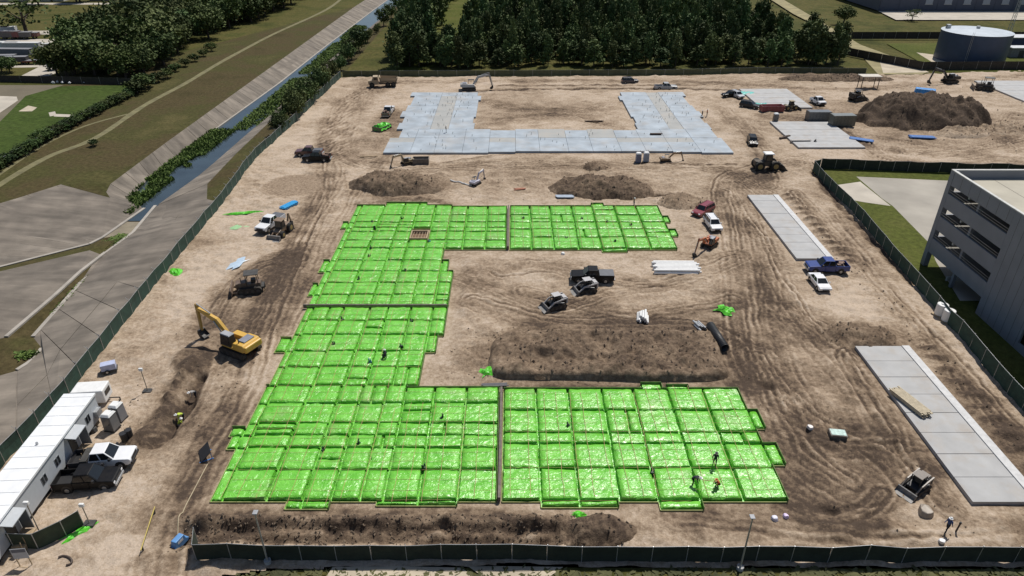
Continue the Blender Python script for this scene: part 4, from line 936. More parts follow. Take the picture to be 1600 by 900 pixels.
# ------------------------------------------------------------------ grey parking building
def parking_building():
    r = thing('parking_building', 'four storey dark grey parking building with long open slots and pale roof', 'building', (63.5, 94.0, 0))
    mw = mat('grey_precast', (.205, .215, .24), .75, 0, .08, .4, bump=.05, detail=6); mc = mat('precast_cap', (.5, .5, .48), .8); mi = mat('garage_concrete', (.2, .19, .17), .85, 0, .12, .3, detail=7)
    X1 = 60.0; Y0 = -60.0; Ht = 15.2; st = 3.55          # local: x to the right, y from 0 (far face) towards the camera
    bands = [(0.0, .35), (2.5, 4.7), (6.2, 8.3), (9.8, 11.9), (13.2, Ht)]
    # far face (y=0) and left face (x=0): solid bands with open slots for the first stretch, then solid wall
    SL = -14.5
    for z0, z1 in bands[1:]:
        MB().bx(0, .3, SL, 0, z0, z1).build('spandrel', mw, r); MB().bx(.3, X1, -.3, 0, z0, z1).build('spandrel', mw, r)
    MB().bx(0, .3, SL-.02-8.6, SL-.02, 0, Ht).build('wall', mw, r)
    w2 = SL-8.64
    for z0, z1 in [(0, 1.0), (3.6, 6.2), (8.2, Ht)]: MB().bx(0, .3, w2-6, w2, z0, z1).build('spandrel', mw, r)
    MB().bx(0, .3, Y0, w2-6.02, 0, Ht).build('wall', mw, r)
    MB().bx(.3, X1, Y0, Y0+.3, 0, Ht).build('wall', mw, r)
    for z in (3.3, 6.9, 10.5): MB().bx(.32, X1-.3, Y0+.32, -.32, z-.25, z).build('floor_deck', mi, r)
    rf = MB().bx(.32, X1-.3, Y0+.32, -.32, 13.7, 14.0).build('roof_deck', mat('roof_tan', (.4, .37, .3), .85, 0, .12, .25, detail=7), r)
    MB().bx(-.04, .34, Y0, .04, Ht, Ht+.12).build('parapet_cap', mc, r); MB().bx(.36, X1, -.34, .04, Ht, Ht+.12).build('parapet_cap', mc, r)
    for k in range(6): MB().bx(-.012, -.001, SL-1.4*k-1.2, SL-1.4*k-1.17, .1, Ht-.1).build('panel_joint', M_DARKSTEEL, r)
    for k in range(7): MB().bx(-.012, -.001, -2.1*k-.03-.9, -2.1*k-.9, 13.3, Ht-.1).build('panel_joint', M_DARKSTEEL, r)
    for z_ in (5.0, 5.35, 8.6, 8.95, 12.2, 12.55): MB().bx(.1, .14, SL+.1, -.4, z_, z_+.04).build('guard_cable', M_STEEL, r)
    for k in range(3): MB().bx(9+7*k, 10.6+7*k, -14-3*k, -12.6-3*k, 14.0, 15.0).build('roof_unit', M_STEEL, r, bevel=.05)
    for k in range(5): MB().bx(6+9*k, 6.12+9*k, -40, -.5, 14.0, 14.012).build('deck_joint', mat('joint_grey', (.22,.2,.17), .9), r)
    MB().bx(-.025, .75, -.85, .03, 0, Ht-.02).build('corner_pier', mw, r)
    for k, y in enumerate((-7.2,)):
        MB().bx(.34, .8, y-.45, y, 0, 13.6).build('column', mw, r)
    for k in range(1, 6): MB().bx(8*k, 8*k+.5, -.85, -.35, 0, 13.6).build('column', mi, r)
    for k in range(3): MB().bx(2.0, 2.4, -12, -.9, [2.7, 6.3, 9.9][k], [3.04, 6.64, 10.24][k]).build('beam', mi, r)
    for k in range(3): # pale guard rails seen through the slots
        z = [5.2, 8.8, 12.4][k]; MB().bx(.9, 6, -4.4, -4.1, z, z+.35).build('guard_rail', mc, r)
    MB().bx(.5, 5, -6.2, -6.0, .3, 1.0).build('guard_rail', mc, r)
    MB().bx(6, X1-1, -22, -21.7, 0, 13.6).build('inner_wall', mi, r)
parking_building()

# ------------------------------------------------------------------ water tank and warehouse
def tank():
    x, y = 157.2, 243.5; r = thing('water_tank', 'round dark blue steel water tank with pale shallow roof', 'tank', (x, y, 0)); ra, h = 10.7, 9.2; n = 40
    mb = mat('tank_blue', (.035, .06, .115), .45, .1, .1, .5); m = MB().cyl((0,0,0), (0,0,h), ra, n=n, caps=False); m.build('shell', mb, r, smooth=True)
    for k in range(1, 4): MB().cyl((0,0,h*k/4-.05), (0,0,h*k/4+.05), ra+.03, n=n, caps=False).build('ring_seam', mb, r, smooth=True)
    MB().cyl((0,0,h), (0,0,h+.9), ra+.1, .3, n=n).build('roof', mat('tank_roof', (.4, .45, .5), .5, 0, .1, .4), r)
    MB().cyl((0,0,h+.8), (0,0,h+1.6), .6, n=12).build('vent', M_STEEL, r); MB().bx(-ra*.75, -ra*.75+1.2, 4, 5.2, h+.1, h+1.4).build('hatch', M_STEEL, r)
    m = MB()
    for s in (-.25, .25): m.bar((-ra*.6+s, -ra*.82, 0), (-ra*.6+s, -ra*.82, h+1), .06, .06)
    m.build('ladder', M_STEEL, r)
tank()
def lattice_tower():
    x, y = w(1573, 62); r = thing('lattice_tower', 'tall slender pale lattice mast behind the water tank', 'tower', (x, y, 0)); H_ = 26
    for a in (0, 2.09, 4.19): MB().cyl((math.cos(a)*.9, math.sin(a)*.9, 0), (math.cos(a)*.3, math.sin(a)*.3, H_), .09, n=5).build('leg', M_STEEL, r)
    m = MB()
    for k in range(20):
        z = k*1.3; s = .9-.6*z/H_; 
        for a in (0, 2.09, 4.19): m.bar((math.cos(a)*s, math.sin(a)*s, z), (math.cos(a+2.09)*s, math.sin(a+2.09)*s, z+1.3), .06, .06)
    m.build('lacing', M_STEEL, r)
lattice_tower()
def shed(name, label, u, v, L_, W_, h, m, rz=0, roof=None):
    x, y = w(u, v); r = thing(name, label, 'building', (x, y, 0), rz); MB().bx(-L_/2, L_/2, -W_/2, W_/2, 0, h).build('wall', m, r)
    MB().prism([(-L_/2-.3, h), (L_/2+.3, h), (L_/2+.3, h+.25), (-L_/2-.3, h+.25)], -W_/2-.3, W_/2+.3).build('roof', roof or M_STEEL, r)
    MB().bx(-.9, .9, -W_/2-.05, -W_/2, 0, 2.3).build('door', M_DARKSTEEL, r); return r
shed('pump_house', 'low dark blue flat shed behind the round water tank', 1600, 75, 16, 6, 4, mat('shed_blue', (.03, .045, .11), .6))
shed('control_cabin', 'small grey cabin beside the round water tank', 1588, 88, 7, 4, 3, mat('cabin_grey', (.2, .2, .2), .7))
def warehouse():
    x0, y0 = w(1372, 16.5); r = thing('warehouse', 'long blue grey warehouse with pale square loading windows', 'building', (x0, y0, 0)); L_ = 190; h = 11
    mw = mat('warehouse_wall', (.075, .085, .12), .6, 0, .08, .3); MB().bx(0, L_, 0, 60, 0, h).build('wall', mw, r); MB().bx(-.5, L_+.5, -.5, 60.5, h, h+.5).build('roof', mat('warehouse_roof', (.3, .32, .36), .6), r)
    for k in range(16):
        wnd = MB().bx(22+9.2*k, 25.4+9.2*k, -.06, 0, 3.0, 6.2).build('window', mat('warehouse_window', (.32, .35, .4), .4), r); MB().bx(21.8+9.2*k, 25.6+9.2*k, -.12, -.061, 2.7, 3.0).build('sill', M_STEEL, wnd)
    for k in range(20): MB().bx(9.2*k+.3, 9.2*k+.5, -.1, 0, .2, h-.1).build('wall_rib', mat('warehouse_rib', (.06, .07, .1), .6), r)
warehouse()
def house(u, v, L_, W_, h, c, label):
    x, y = w(u, v); r = thing('house', label, 'house', (x, y, 0), 4); m = mat('house_'+str(c), c, .8)
    MB().bx(-L_/2, L_/2, -W_/2, W_/2, 0, h).build('wall', m, r); MB().add([(-L_/2-.4,-W_/2-.4,h),(L_/2+.4,-W_/2-.4,h),(L_/2+.4,W_/2+.4,h),(-L_/2-.4,W_/2+.4,h),(-L_/2-.4,0,h+2.4),(L_/2+.4,0,h+2.4)], [(0,1,5,4),(2,3,4,5),(0,4,3),(1,2,5),(3,2,1,0)]).build('roof', mat('shingle_roof', (.1,.09,.085), .9), r)
    for k in (-1, 1): MB().bx(k*L_/4-.8, k*L_/4+.8, -W_/2-.05, -W_/2, 1, 2.3).build('window', M_GLASS, r)
    MB().bx(-.5, .5, -W_/2-.06, -W_/2, 0, 2.1).build('door', M_DARKSTEEL, r)
house(30, 1, 14, 9, 3.2, (.4, .36, .3), 'small tan house beyond the distant pale road'); house(88, .5, 12, 9, 3.2, (.5, .5, .48), 'small white house beyond the distant pale road'); house(165, 0, 12, 9, 3.2, (.22, .18, .15), 'small brown house beyond the distant pale road')
# ------------------------------------------------------------------ vehicles (local +x is forward)
def wheel(parent, x, y, r=.38, wd=.26, rim=M_RIM, name='wheel'):
    s = 1 if y > 0 else -1
    o = MB().cyl((x, y-wd/2, r), (x, y+wd/2, r), r, n=14).build(name, M_TYRE, parent, bevel=.03, segs=1)
    MB().cyl((x, y+s*(wd/2-.02), r), (x, y+s*(wd/2+.015), r), r*.58, r*.5, n=10).build('rim', rim, o); return o
def glasshouse(r, pm, b, t, z0, z1, front=True, pillars=True, split=None):
    """tapered cab: b, t = (rear x, front x, half width) at the belt and the roof"""
    MB().frus((b[0], b[1], -b[2], b[2]), (t[0], t[1], -t[2], t[2]), z0, z1).build('cab', pm, r, bevel=.05)
    def pane(name, q, off):
        n = (Vector(q[1])-Vector(q[0])).cross(Vector(q[3])-Vector(q[0])).normalized()
        c = sum((Vector(k) for k in q), Vector())/4
        if n.dot(Vector(off)) < 0: n = -n
        a = [c + (Vector(k)-c)*.86 for k in q]; m = MB(); m.add([k + n*.012 for k in a] + [k - n*.03 for k in a], [(0,1,2,3),(4,5,6,7),(0,1,5,4),(1,2,6,5),(2,3,7,6),(3,0,4,7)]); m.build(name, M_GLASS, r)
    pane('windshield', [(b[1],-b[2],z0),(b[1],b[2],z0),(t[1],t[2],z1),(t[1],-t[2],z1)], (1,0,0)); pane('rear_window', [(b[0],-b[2],z0),(b[0],b[2],z0),(t[0],t[2],z1),(t[0],-t[2],z1)], (-1,0,0))
    for s in (-1, 1):
        sp = [0, .5, 1] if split is None else split
        for k in range(len(sp)-1):
            f = lambda e: (b[0]+(b[1]-b[0])*e, s*b[2], z0); g = lambda e: (t[0]+(t[1]-t[0])*e, s*t[2], z1)
            pane('side_window', [f(sp[k]), f(sp[k+1]), g(sp[k+1]), g(sp[k])], (0, s, 0))
def place(r, u, v, rz, z=None):
    x, y = w(u, v); r.location = (x, y, (gz(x, y) - .02) if z is None else z)
    if isinstance(rz, tuple): a, b = w(*rz[0]), w(*rz[1]); rz = math.degrees(math.atan2(b[1]-a[1], b[0]-a[0]))      # tail and nose read off the photo
    r.rotation_euler = (0, 0, R(rz)); return r
def pickup(label, u, v, rz, c, c2=None, L_=5.9, dust=.25, load=None, name='pickup_truck', z=None, rough=.3):
    r = place(thing(name, label, 'pickup'), u, v, rz, z) ; nm = 'paint_%.2f_%.2f_%.2f_%.2f' % (*c, dust); pm = paint(nm, c, rough, dust); h = L_/2; wd = 1.0
    bm_ = paint('paint_%.2f_%.2f_%.2f_%.2f' % (*c2, dust), c2, rough, dust) if c2 else pm
    MB().prism([(.55, .45), (h-.25, .45), (h-.02, .62), (h, .98), (h-.12, 1.1), (1.35, 1.2), (.55, 1.2)], -wd, wd).build('hood', pm, r, bevel=.07)
    MB().bx(-.95, .55, -wd, wd, .42, 1.2).build('cab_side', pm, r, bevel=.04)
    glasshouse(r, pm, (-.95, 1.42, .95), (-.7, .62, .78), 1.18, 1.9)
    bd = MB().bx(-h, -.97, -wd, -wd+.1, .5, 1.22); bd.bx(-h, -.97, wd-.1, wd, .5, 1.22); bd.bx(-h, -h+.09, -wd+.1, wd-.1, .5, 1.22); bd.bx(-1.06, -.97, -wd+.1, wd-.1, .5, 1.22); bd.build('bed', bm_, r, bevel=.02, segs=1)
    MB().bx(-h+.09, -1.06, -wd+.1, wd-.1, .5, .72).build('bed_liner', M_BLACK, r)
    MB().bx(h-.02, h+.12, -wd+.05, wd-.05, .48, .72).build('bumper', M_STEEL if c[0] < .5 else M_BLACK, r, bevel=.03, segs=1); MB().bx(-h-.14, -h-.002, -wd+.1, wd-.1, .5, .68).build('bumper', M_STEEL, r)
    MB().bx(h-.03, h+.025, -.6, .6, .74, .98).build('grille', M_BLACK, r)
    for s in (-1, 1):
        MB().bx(h-.12, h+.015, s*.84-.14, s*.84+.14, .8, .98).build('headlight', M_LAMP, r); MB().bx(-h-.02, -h+.08, s*.9-.08, s*.9+.08, .8, 1.15).build('tail_light', M_TAIL, r)
        MB().bx(1.0, 1.2, s*1.0 + (0 if s > 0 else -.22), s*1.0 + (.22 if s > 0 else 0), 1.22, 1.45).build('mirror', M_BLACK, r); MB().bx(-.1, .1, s*wd-.01, s*wd+.02, 1.0, 1.06).build('door_handle', M_BLACK, r)
        for x in (h-1.05, -h+1.25):
            MB().cyl((x, s*(wd-.3), .42), (x, s*(wd+.012), .42), .5, n=14).build('wheel_arch', M_BLACK, r); wheel(r, x, s*(wd-.12), .4, .28)
    MB().bx(-h+.3, h-.3, -.7, .7, .25, .46).build('chassis', M_BLACK, r)
    r.scale = (1, 1.03, 1.13)
    if load == 'box': MB().bx(-1.75, -1.1, -wd+.02, wd-.02, 1.0, 1.32).build('tool_box', M_DARKSTEEL, r)
    if load == 'cover': MB().bx(-h+.02, -1.0, -wd+.04, wd-.04, 1.2, 1.27).build('bed_cover', mat('bed_cover', (.09, .095, .11), .6), r)
    if load == 'junk':
        rs_ = random.Random(int(u)); m = MB()
        for k in range(9): x = rs_.uniform(-h+.4, -1.3); y = rs_.uniform(-.6, .6); m.bx(x-.25, x+.25, y-.2, y+.2, .7, rs_.uniform(1.1, 1.5))
        m.build('load', mat('junk', (.2, .13, .1), .8, 0, .5, 3), r)
    return r
def car(label, u, v, rz, c, kind='sedan', L_=4.7, dust=.2, rough=.3, name=None):
    r = place(thing(name or ('car' if kind == 'sedan' else 'sport_utility_car'), label, 'car'), u, v, rz); pm = paint('paint_%.2f_%.2f_%.2f_%.2f' % (*c, dust), c, rough, dust); h = L_/2; wd = .92 if kind == 'sedan' else .98
    hz = .98 if kind == 'sedan' else 1.12
    tail = (-h, hz-.05) if kind == 'sedan' else (-h, hz)
    MB().prism([(-h+.1, .35), (h-.2, .35), (h, .55), (h-.05, hz-.22), (h-.35, hz-.08), (.95, hz), (-h+.2, hz+.02), tail, (-h-.03, .6)], -wd, wd).build('body', pm, r, bevel=.09)
    if kind == 'sedan': glasshouse(r, pm, (-1.75, 1.15, .86), (-.95, .25, .66), hz-.02, 1.45)
    else: glasshouse(r, pm, (-h+.1, 1.2, .92), (-h+.3, .45, .76), hz-.02, 1.78, split=[0, .33, .66, 1])
    if kind != 'sedan':
        for s in (-1, 1): MB().bar((-h+.6, s*.62, 1.84), (.3, s*.62, 1.84), .05, .05).build('roof_rail', M_BLACK, r)
    for s in (-1, 1):
        MB().bx(h-.25, h+.0, s*.68-.17, s*.68+.17, hz-.33, hz-.17).build('headlight', M_LAMP, r); MB().bx(-h-.04, -h+.06, s*.7-.15, s*.7+.15, hz-.3, hz-.12).build('tail_light', M_TAIL, r)
        MB().bx(.85, 1.0, s*wd + (0 if s > 0 else -.18), s*wd + (.18 if s > 0 else 0), hz+.02, hz+.16).build('mirror', pm, r)
        for x in (h-.95, -h+.95): MB().cyl((x, s*(wd-.3), .36), (x, s*(wd+.01), .36), .42, n=14).build('wheel_arch', M_BLACK, r); wheel(r, x, s*(wd-.1), .34, .22)
    MB().bx(h-.06, h+.02, -.45, .45, .5, hz-.36).build('grille', M_BLACK, r); MB().bx(-h+.3, h-.3, -.6, .6, .2, .36).build('chassis', M_BLACK, r); return r
BLK = (.006, .007, .009); WHT = (.72, .73, .75)
pickup('black crew cab pickup parked nearest the site office steps and gate', 141, 757, 6, BLK, L_=5.7, dust=.03, rough=.35)
pickup('white pickup with dark bed parked against the site office wall', 166, 726, 8, WHT, c2=(.03, .033, .04), L_=5.8, dust=.1, load='box')
pickup('white crew cab pickup with black grille beside the backhoe loader', 424, 356, ((443,333),(404,360)), WHT, L_=6.2, dust=.12, load='cover')
pickup('maroon pickup parked alongside a black pickup near sand patch', 484, 243, 180, (.07, .012, .018), L_=5.9, load='cover')
pickup('black pickup with junk loaded in its bed beside maroon pickup', 496, 251, 180, BLK, load='junk', dust=.04)
pickup('black crew cab pickup with grey bed cover beside small track loader', 925, 438, 178, BLK, L_=6.3, dust=.04, load='cover')
pickup('blue pickup with loaded bed parked at end of carport slab', 1290, 424, 178, (.008, .035, .2), L_=6.1, dust=.03, load='junk')
car('maroon sport utility car with boxy back near the green pads', 1098, 334, ((1113,324),(1084,340)), (.2, .014, .03), 'suv', 5.2, .08)
car('white sport utility car parked behind the orange digger', 1113, 355, -86, WHT, 'suv', 4.9, .12)
car('white sedan parked next to the blue pickup', 1279, 447, -90, WHT, 'sedan', 4.7, .08)
car('black sport utility car near the corner of the U shaped slab', 1175, 225, -100, BLK, 'suv', 5.1, .05)
car('dark sport utility car beside the teal sheet and striped pad', 1171, 168, -38, (.02, .022, .03), 'suv', 5.2)
car('black sport utility car at corner of far striped pad', 1141, 151, 190, BLK, 'suv', 5.0, .05); car('silver white car beside the black one at far striped pad', 1151, 152, -70, (.5, .52, .55), 'suv', 4.8)
car('dark blue car driving on the far haul road', 984, 129, 4, (.03, .035, .06), 'suv', 5); 
pickup('silver pickup driving on the far haul road', 1040, 138, 0, (.35, .38, .42), L_=6.5)
pickup('white cab work truck standing with its tail to green waste bin', 607, 178, 88, WHT, c2=(.1, .11, .08), L_=8.0, load='junk', name='work_truck')
pickup('small white utility truck near the red waste container', 1277, 163, -80, WHT, L_=5)

# ------------------------------------------------------------------ machines
def tracks(r, L_, gauge, wd, h, z=0):
    for s in (-1, 1):
        y0, y1 = s*gauge/2-wd/2, s*gauge/2+wd/2; n = 7; pr = []
        for k in range(n): a = -math.pi/2 + math.pi*k/(n-1); pr.append((L_/2-h/2+math.cos(a)*h/2, z+h/2+math.sin(a)*h/2))
        for k in range(n): a = math.pi/2 + math.pi*k/(n-1); pr.append((-L_/2+h/2+math.cos(a)*h/2, z+h/2+math.sin(a)*h/2))
        o = MB().prism(pr, y0, y1).build('track', M_TRACK, r)
        m = MB(); k = -L_/2+h*.4
        while k < L_/2-h*.4: m.bx(k, k+.07, y0, y1, z+h, z+h+.035); k += .2
        m.build('grouser', M_TRACK, o)
        m = MB()
        for k in range(4): x = -L_/2+h/2+(L_-h)*k/3; m.cyl((x, y0-.02, z+h/2), (x, y1+.02, z+h/2), h*.28, n=10)
        m.build('roller', M_DARKSTEEL, o)
def excavator(label, u, v, rz, c, s=1.0, boom=(62, -18, -84), swing=0, bucket_c=None, canopy=False, dust=.25, tm=None, rzt=None):
    r = place(thing('excavator', label, 'excavator'), u, v, rz); r.scale = (s, s, s); pm = paint('mach_%.2f_%.2f_%.2f' % c, c, .45, dust)
    tracks(r, 4.2, 2.5, .6, .95); MB().bx(-1.4, 1.4, -.95, .95, .35, .95).build('undercarriage', M_TRACK, r); MB().cyl((0,0,.9), (0,0,1.15), .8, n=16).build('turntable', M_DARKSTEEL, r)
    MB().prism([(-2.3, 1.3), (-2.0, 1.12), (1.75, 1.12), (1.75, 1.35), (-.3, 1.45), (-.5, 2.15), (-2.1, 2.2), (-2.4, 1.9)], -1.35, 1.35).build('house', pm, r, bevel=.1)
    MB().bx(-2.65, -2.2, -1.33, 1.33, 1.2, 2.05).build('counterweight', pm, r, bevel=.15); MB().bx(-1.9, -.8, -.9, .7, 2.16, 2.34).build('engine_hood', mat('hood_grille', (.2, .21, .25), .5), r, bevel=.03); MB().cyl((-1.2, .95, 2.1), (-1.2, .95, 2.75), .07, n=8).build('exhaust', M_DARKSTEEL, r)
    MB().bx(-.4, 1.6, -1.35, -.5, 1.36, 1.95).build('deck_box', pm, r, bevel=.05)
    if canopy:
        m = MB()
        for x in (-.1, 1.5):
            for y in (.45, 1.3): m.bar((x, y, 1.3), (x, y, 2.9), .07, .07)
        m.build('canopy_post', M_BLACK, r); MB().bx(-.25, 1.65, .35, 1.4, 2.9, 3.0).build('canopy_roof', M_BLACK, r, bevel=.03)
    else:
        cb = MB().frus((-.15, 1.75, .4, 1.38), (-.05, 1.45, .45, 1.33), 1.35, 2.95).build('cab', M_BLACK, r, bevel=.06); MB().frus((-.1, 1.5, .42, 1.36), (0, 1.4, .5, 1.3), 2.95, 3.05).build('cab_roof', mat('cab_roof', (.3, .31, .33), .6), cb)
        MB().frus((.1, 1.6, 1.375, 1.4), (.15, 1.3, 1.33, 1.355), 1.7, 2.8).build('side_window', M_GLASS, cb); MB().add([(1.73,.5,1.6),(1.73,1.3,1.6),(1.49,1.25,2.85),(1.49,.55,2.85),(1.76,.5,1.6),(1.76,1.3,1.6),(1.52,1.25,2.85),(1.52,.55,2.85)], [(0,1,2,3),(4,5,6,7),(0,1,5,4),(2,3,7,6),(1,2,6,5),(0,3,7,4)]).build('windshield', M_GLASS, cb)
    # boom, stick, bucket in the x-z plane
    P0 = Vector((1.3, 0, 1.7)); a1, a2, a3 = (R(k) for k in boom); P1 = P0 + Vector((math.cos(a1), 0, math.sin(a1)))*2.7; P2 = P1 + Vector((math.cos(a2), 0, math.sin(a2)))*3.4; P3 = P2 + Vector((math.cos(a3), 0, math.sin(a3)))*3.4
    def tap(a, b, w0, w1, h0, h1):
        d = (b-a).normalized(); n = Vector((-d.z, 0, d.x)); vs = []
        for p, ww, hh in ((a, w0, h0), (b, w1, h1)):
            for y, q in ((-1,-1),(1,-1),(1,1),(-1,1)): vs.append(p + Vector((0, y*ww/2, 0)) + n*q*hh/2)
        return vs, [(0,1,2,3),(4,5,6,7),(0,1,5,4),(1,2,6,5),(2,3,7,6),(3,0,4,7)]
    MB().add(*tap(P0, P1+(P1-P0)*.03, .42, .44, .5, .72)).add(*tap(P1-(P2-P1)*.03, P2, .44, .36, .72, .42)).build('boom', pm, r, bevel=.03, segs=1)
    dk = paint('stick_%.2f_%.2f_%.2f' % c, tuple(k*.55 for k in c), .5, .35)
    B = P2 - (P3-P2)*.18; MB().add(*tap(B, P3, .32, .26, .5, .3)).build('stick', dk, r, bevel=.03, segs=1)
    MB().cyl(P0+Vector((.6, .3, -.2)), P1+(P2-P1)*.1+Vector((0, .3, -.1)), .09, n=8).build('boom_cylinder', M_STEEL, r); MB().cyl(P1+(P2-P1)*.3+Vector((0, 0, .45)), B+Vector((0, 0, .05)), .08, n=8).build('stick_cylinder', M_STEEL, r); MB().cyl(B.lerp(P3, .2)+Vector((.28, 0, 0)), P3+Vector((.3, 0, .25)), .06, n=8).build('bucket_cylinder', M_STEEL, r)
    x, z = P3.x, P3.z; pr = [(x+.25, z+.15), (x+.35, z-.35), (x+.1, z-.85), (x-.45, z-1.0), (x-.75, z-.75), (x-.6, z-.7), (x-.35, z-.82), (x, z-.68), (x+.15, z-.3), (x-.05, z+.1)]
    MB().prism(pr, -.5, .5).add([(p[0], y, p[1]) for y in (-.5, .5) for p in pr[:5]], [(0,1,2,3,4),(5,6,7,8,9)]).build('bucket', M_DARKSTEEL, r)
    return r
excavator('large yellow crawler excavator with boom bent down to the dug sand', 377, 549, 152, (.62, .36, .035), 1.0, (46, 14, -86), dust=.35)
excavator('orange mini excavator with black cab beside white car', 1108, 385, 228, (.5, .12, .02), .62, (40, 10, -70))
excavator('tan mini excavator parked beside dark trailer at U slab edge', 636, 256, 215, (.42, .34, .2), .55, (70, -5, -70))
excavator('white mini excavator at end of long white hose beside brown heap', 743, 289, 60, (.5, .5, .6), .5, (60, 0, -80), canopy=True)
excavator('small tracked machine with long boom trenching behind the U slab', 733, 141, 5, (.4, .4, .4), .95, (55, 10, -75), canopy=True)
excavator('small black excavator near the plank fence beyond soil heap', 1483, 130, 190, (.03, .03, .03), .95, (45, 10, -75))
excavator('small brown mini excavator near blue portable toilets', 1040, 253, 10, (.2, .13, .07), .5, (45, 0, -70), canopy=True)
def track_loader(label, u, v, rz, c=(.35, .35, .36), lift=.0, s=1.0):
    r = place(thing('track_loader', label, 'loader'), u, v, rz); r.scale = (s,)*3; pm = paint('mach_%.2f_%.2f_%.2f' % c, c, .45, .3); tracks(r, 2.7, 1.5, .42, .75)
    MB().prism([(-1.5, .5), (.9, .5), (.9, .8), (.3, 1.0), (-.3, 1.05), (-.6, 1.5), (-1.5, 1.45)], -.6, .6).build('body', M_BLACK, r, bevel=.05)
    MB().bx(-1.5, -.9, -.5, .5, 1.48, 1.6).build('engine_hood', pm, r, bevel=.04)
    cg = MB()
    for x, y in ((-.55, .5), (.55, .5), (-.55, -.5), (.55, -.5)): cg.bar((x, y, 1.0), (x*.9, y, 2.05), .08, .08)
    cab = cg.build('cab_frame', M_BLACK, r); MB().bx(-.62, .58, -.55, .55, 2.05, 2.13).build('cab_roof', pm, cab, bevel=.03); MB().bx(-.45, .3, -.44, .44, 1.05, 1.85).build('cab_glass', M_GLASS, cab); MB().bx(-.3, .1, -.25, .25, 1.0, 1.3).build('seat', M_BLACK, cab)
    for s_ in (-1, 1):
        y = s_*.78; MB().bar((-1.45, y, 1.55), (.6, y, 1.25+lift), .13, .2).bar((.6, y, 1.3+lift), (1.55, y, .45+lift), .13, .18).build('lift_arm', pm, r); MB().bar((-1.35, y, .8), (-1.4, y, 1.6), .1, .2).build('arm_tower', pm, r); MB().cyl((-.9, y*1.02, .9), (.35, y*1.02, 1.2+lift), .05, n=6).build('lift_cylinder', M_STEEL, r)
    b = lift; pr = [(1.5, .15+b), (2.3, .06+b), (2.3, .12+b), (1.65, .22+b), (1.6, .7+b), (1.5, .75+b)]
    MB().prism(pr, -1.0, 1.0).add([(1.5,-1,.15+b),(2.25,-1,.08+b),(1.6,-1,.75+b),(1.5,1,.15+b),(2.25,1,.08+b),(1.6,1,.75+b)], [(0,1,2),(3,4,5)]).build('bucket', M_BUCKET, r); return r
track_loader('grey compact track loader with its bucket low beside plain sand', 868, 479, 205, (.42, .42, .43)); track_loader('grey compact track loader parked against the black pickup', 916, 454, 198, (.42, .42, .43))
track_loader('dark compact track loader with grey bucket below the carport slab', 1429, 764, 212, (.1, .085, .075), s=.92)
track_loader('black loader working at the edge of large topsoil heap', 1338, 158, 20, (.03, .03, .035), s=1.4)
def dozer(label, u, v, rz, c, s=1.0):
    r = place(thing('bulldozer', label, 'bulldozer'), u, v, rz); r.scale = (s,)*3; pm = paint('mach_%.2f_%.2f_%.2f' % c, c, .5, .35); tracks(r, 3.2, 1.9, .5, .95)
    MB().prism([(-1.5, .5), (1.7, .5), (1.75, 1.5), (.3, 1.65), (.2, 1.3), (-1.5, 1.4)], -.6, .6).build('body', pm, r, bevel=.06)
    m = MB()
    for x, y in ((-1.2, .65), (.3, .65), (-1.2, -.65), (.3, -.65)): m.bar((x, y, 1.2), (x*.95, y*.95, 2.7), .09, .09)
    m.build('canopy_post', M_BLACK, r); MB().bx(-1.4, .5, -.8, .8, 2.7, 2.82).build('canopy_roof', M_DARKSTEEL, r, bevel=.04); MB().bx(-.9, -.3, -.35, .35, 1.3, 1.85).build('seat', M_BLACK, r); MB().cyl((1.0, .25, 1.5), (1.0, .25, 2.3), .06, n=6).build('exhaust', M_DARKSTEEL, r)
    MB().prism([(2.3, .1), (2.5, .05), (2.32, .45), (2.3, .8), (2.45, 1.15), (2.3, 1.15), (2.15, .7)], -1.6, 1.6).build('blade', pm, r)
    for y in (-.75, .75): MB().bar((.2, y*1.55, .45), (2.2, y*1.3, .4), .14, .2).build('push_arm', pm, r)
    MB().bx(-1.9, -1.52, -.7, .7, .6, .8).bx(-1.95, -1.85, -.5, -.4, .1, .8).bx(-1.95, -1.85, .4, .5, .1, .8).build('ripper', M_DARKSTEEL, r)
dozer('dark brown bulldozer with open canopy on dug ground near green pads', 392, 454, 195, (.09, .055, .04), 1.05); dozer('dark bulldozer parked beside the far concrete pad', 1537, 141, 160, (.06, .05, .05), 1.3)
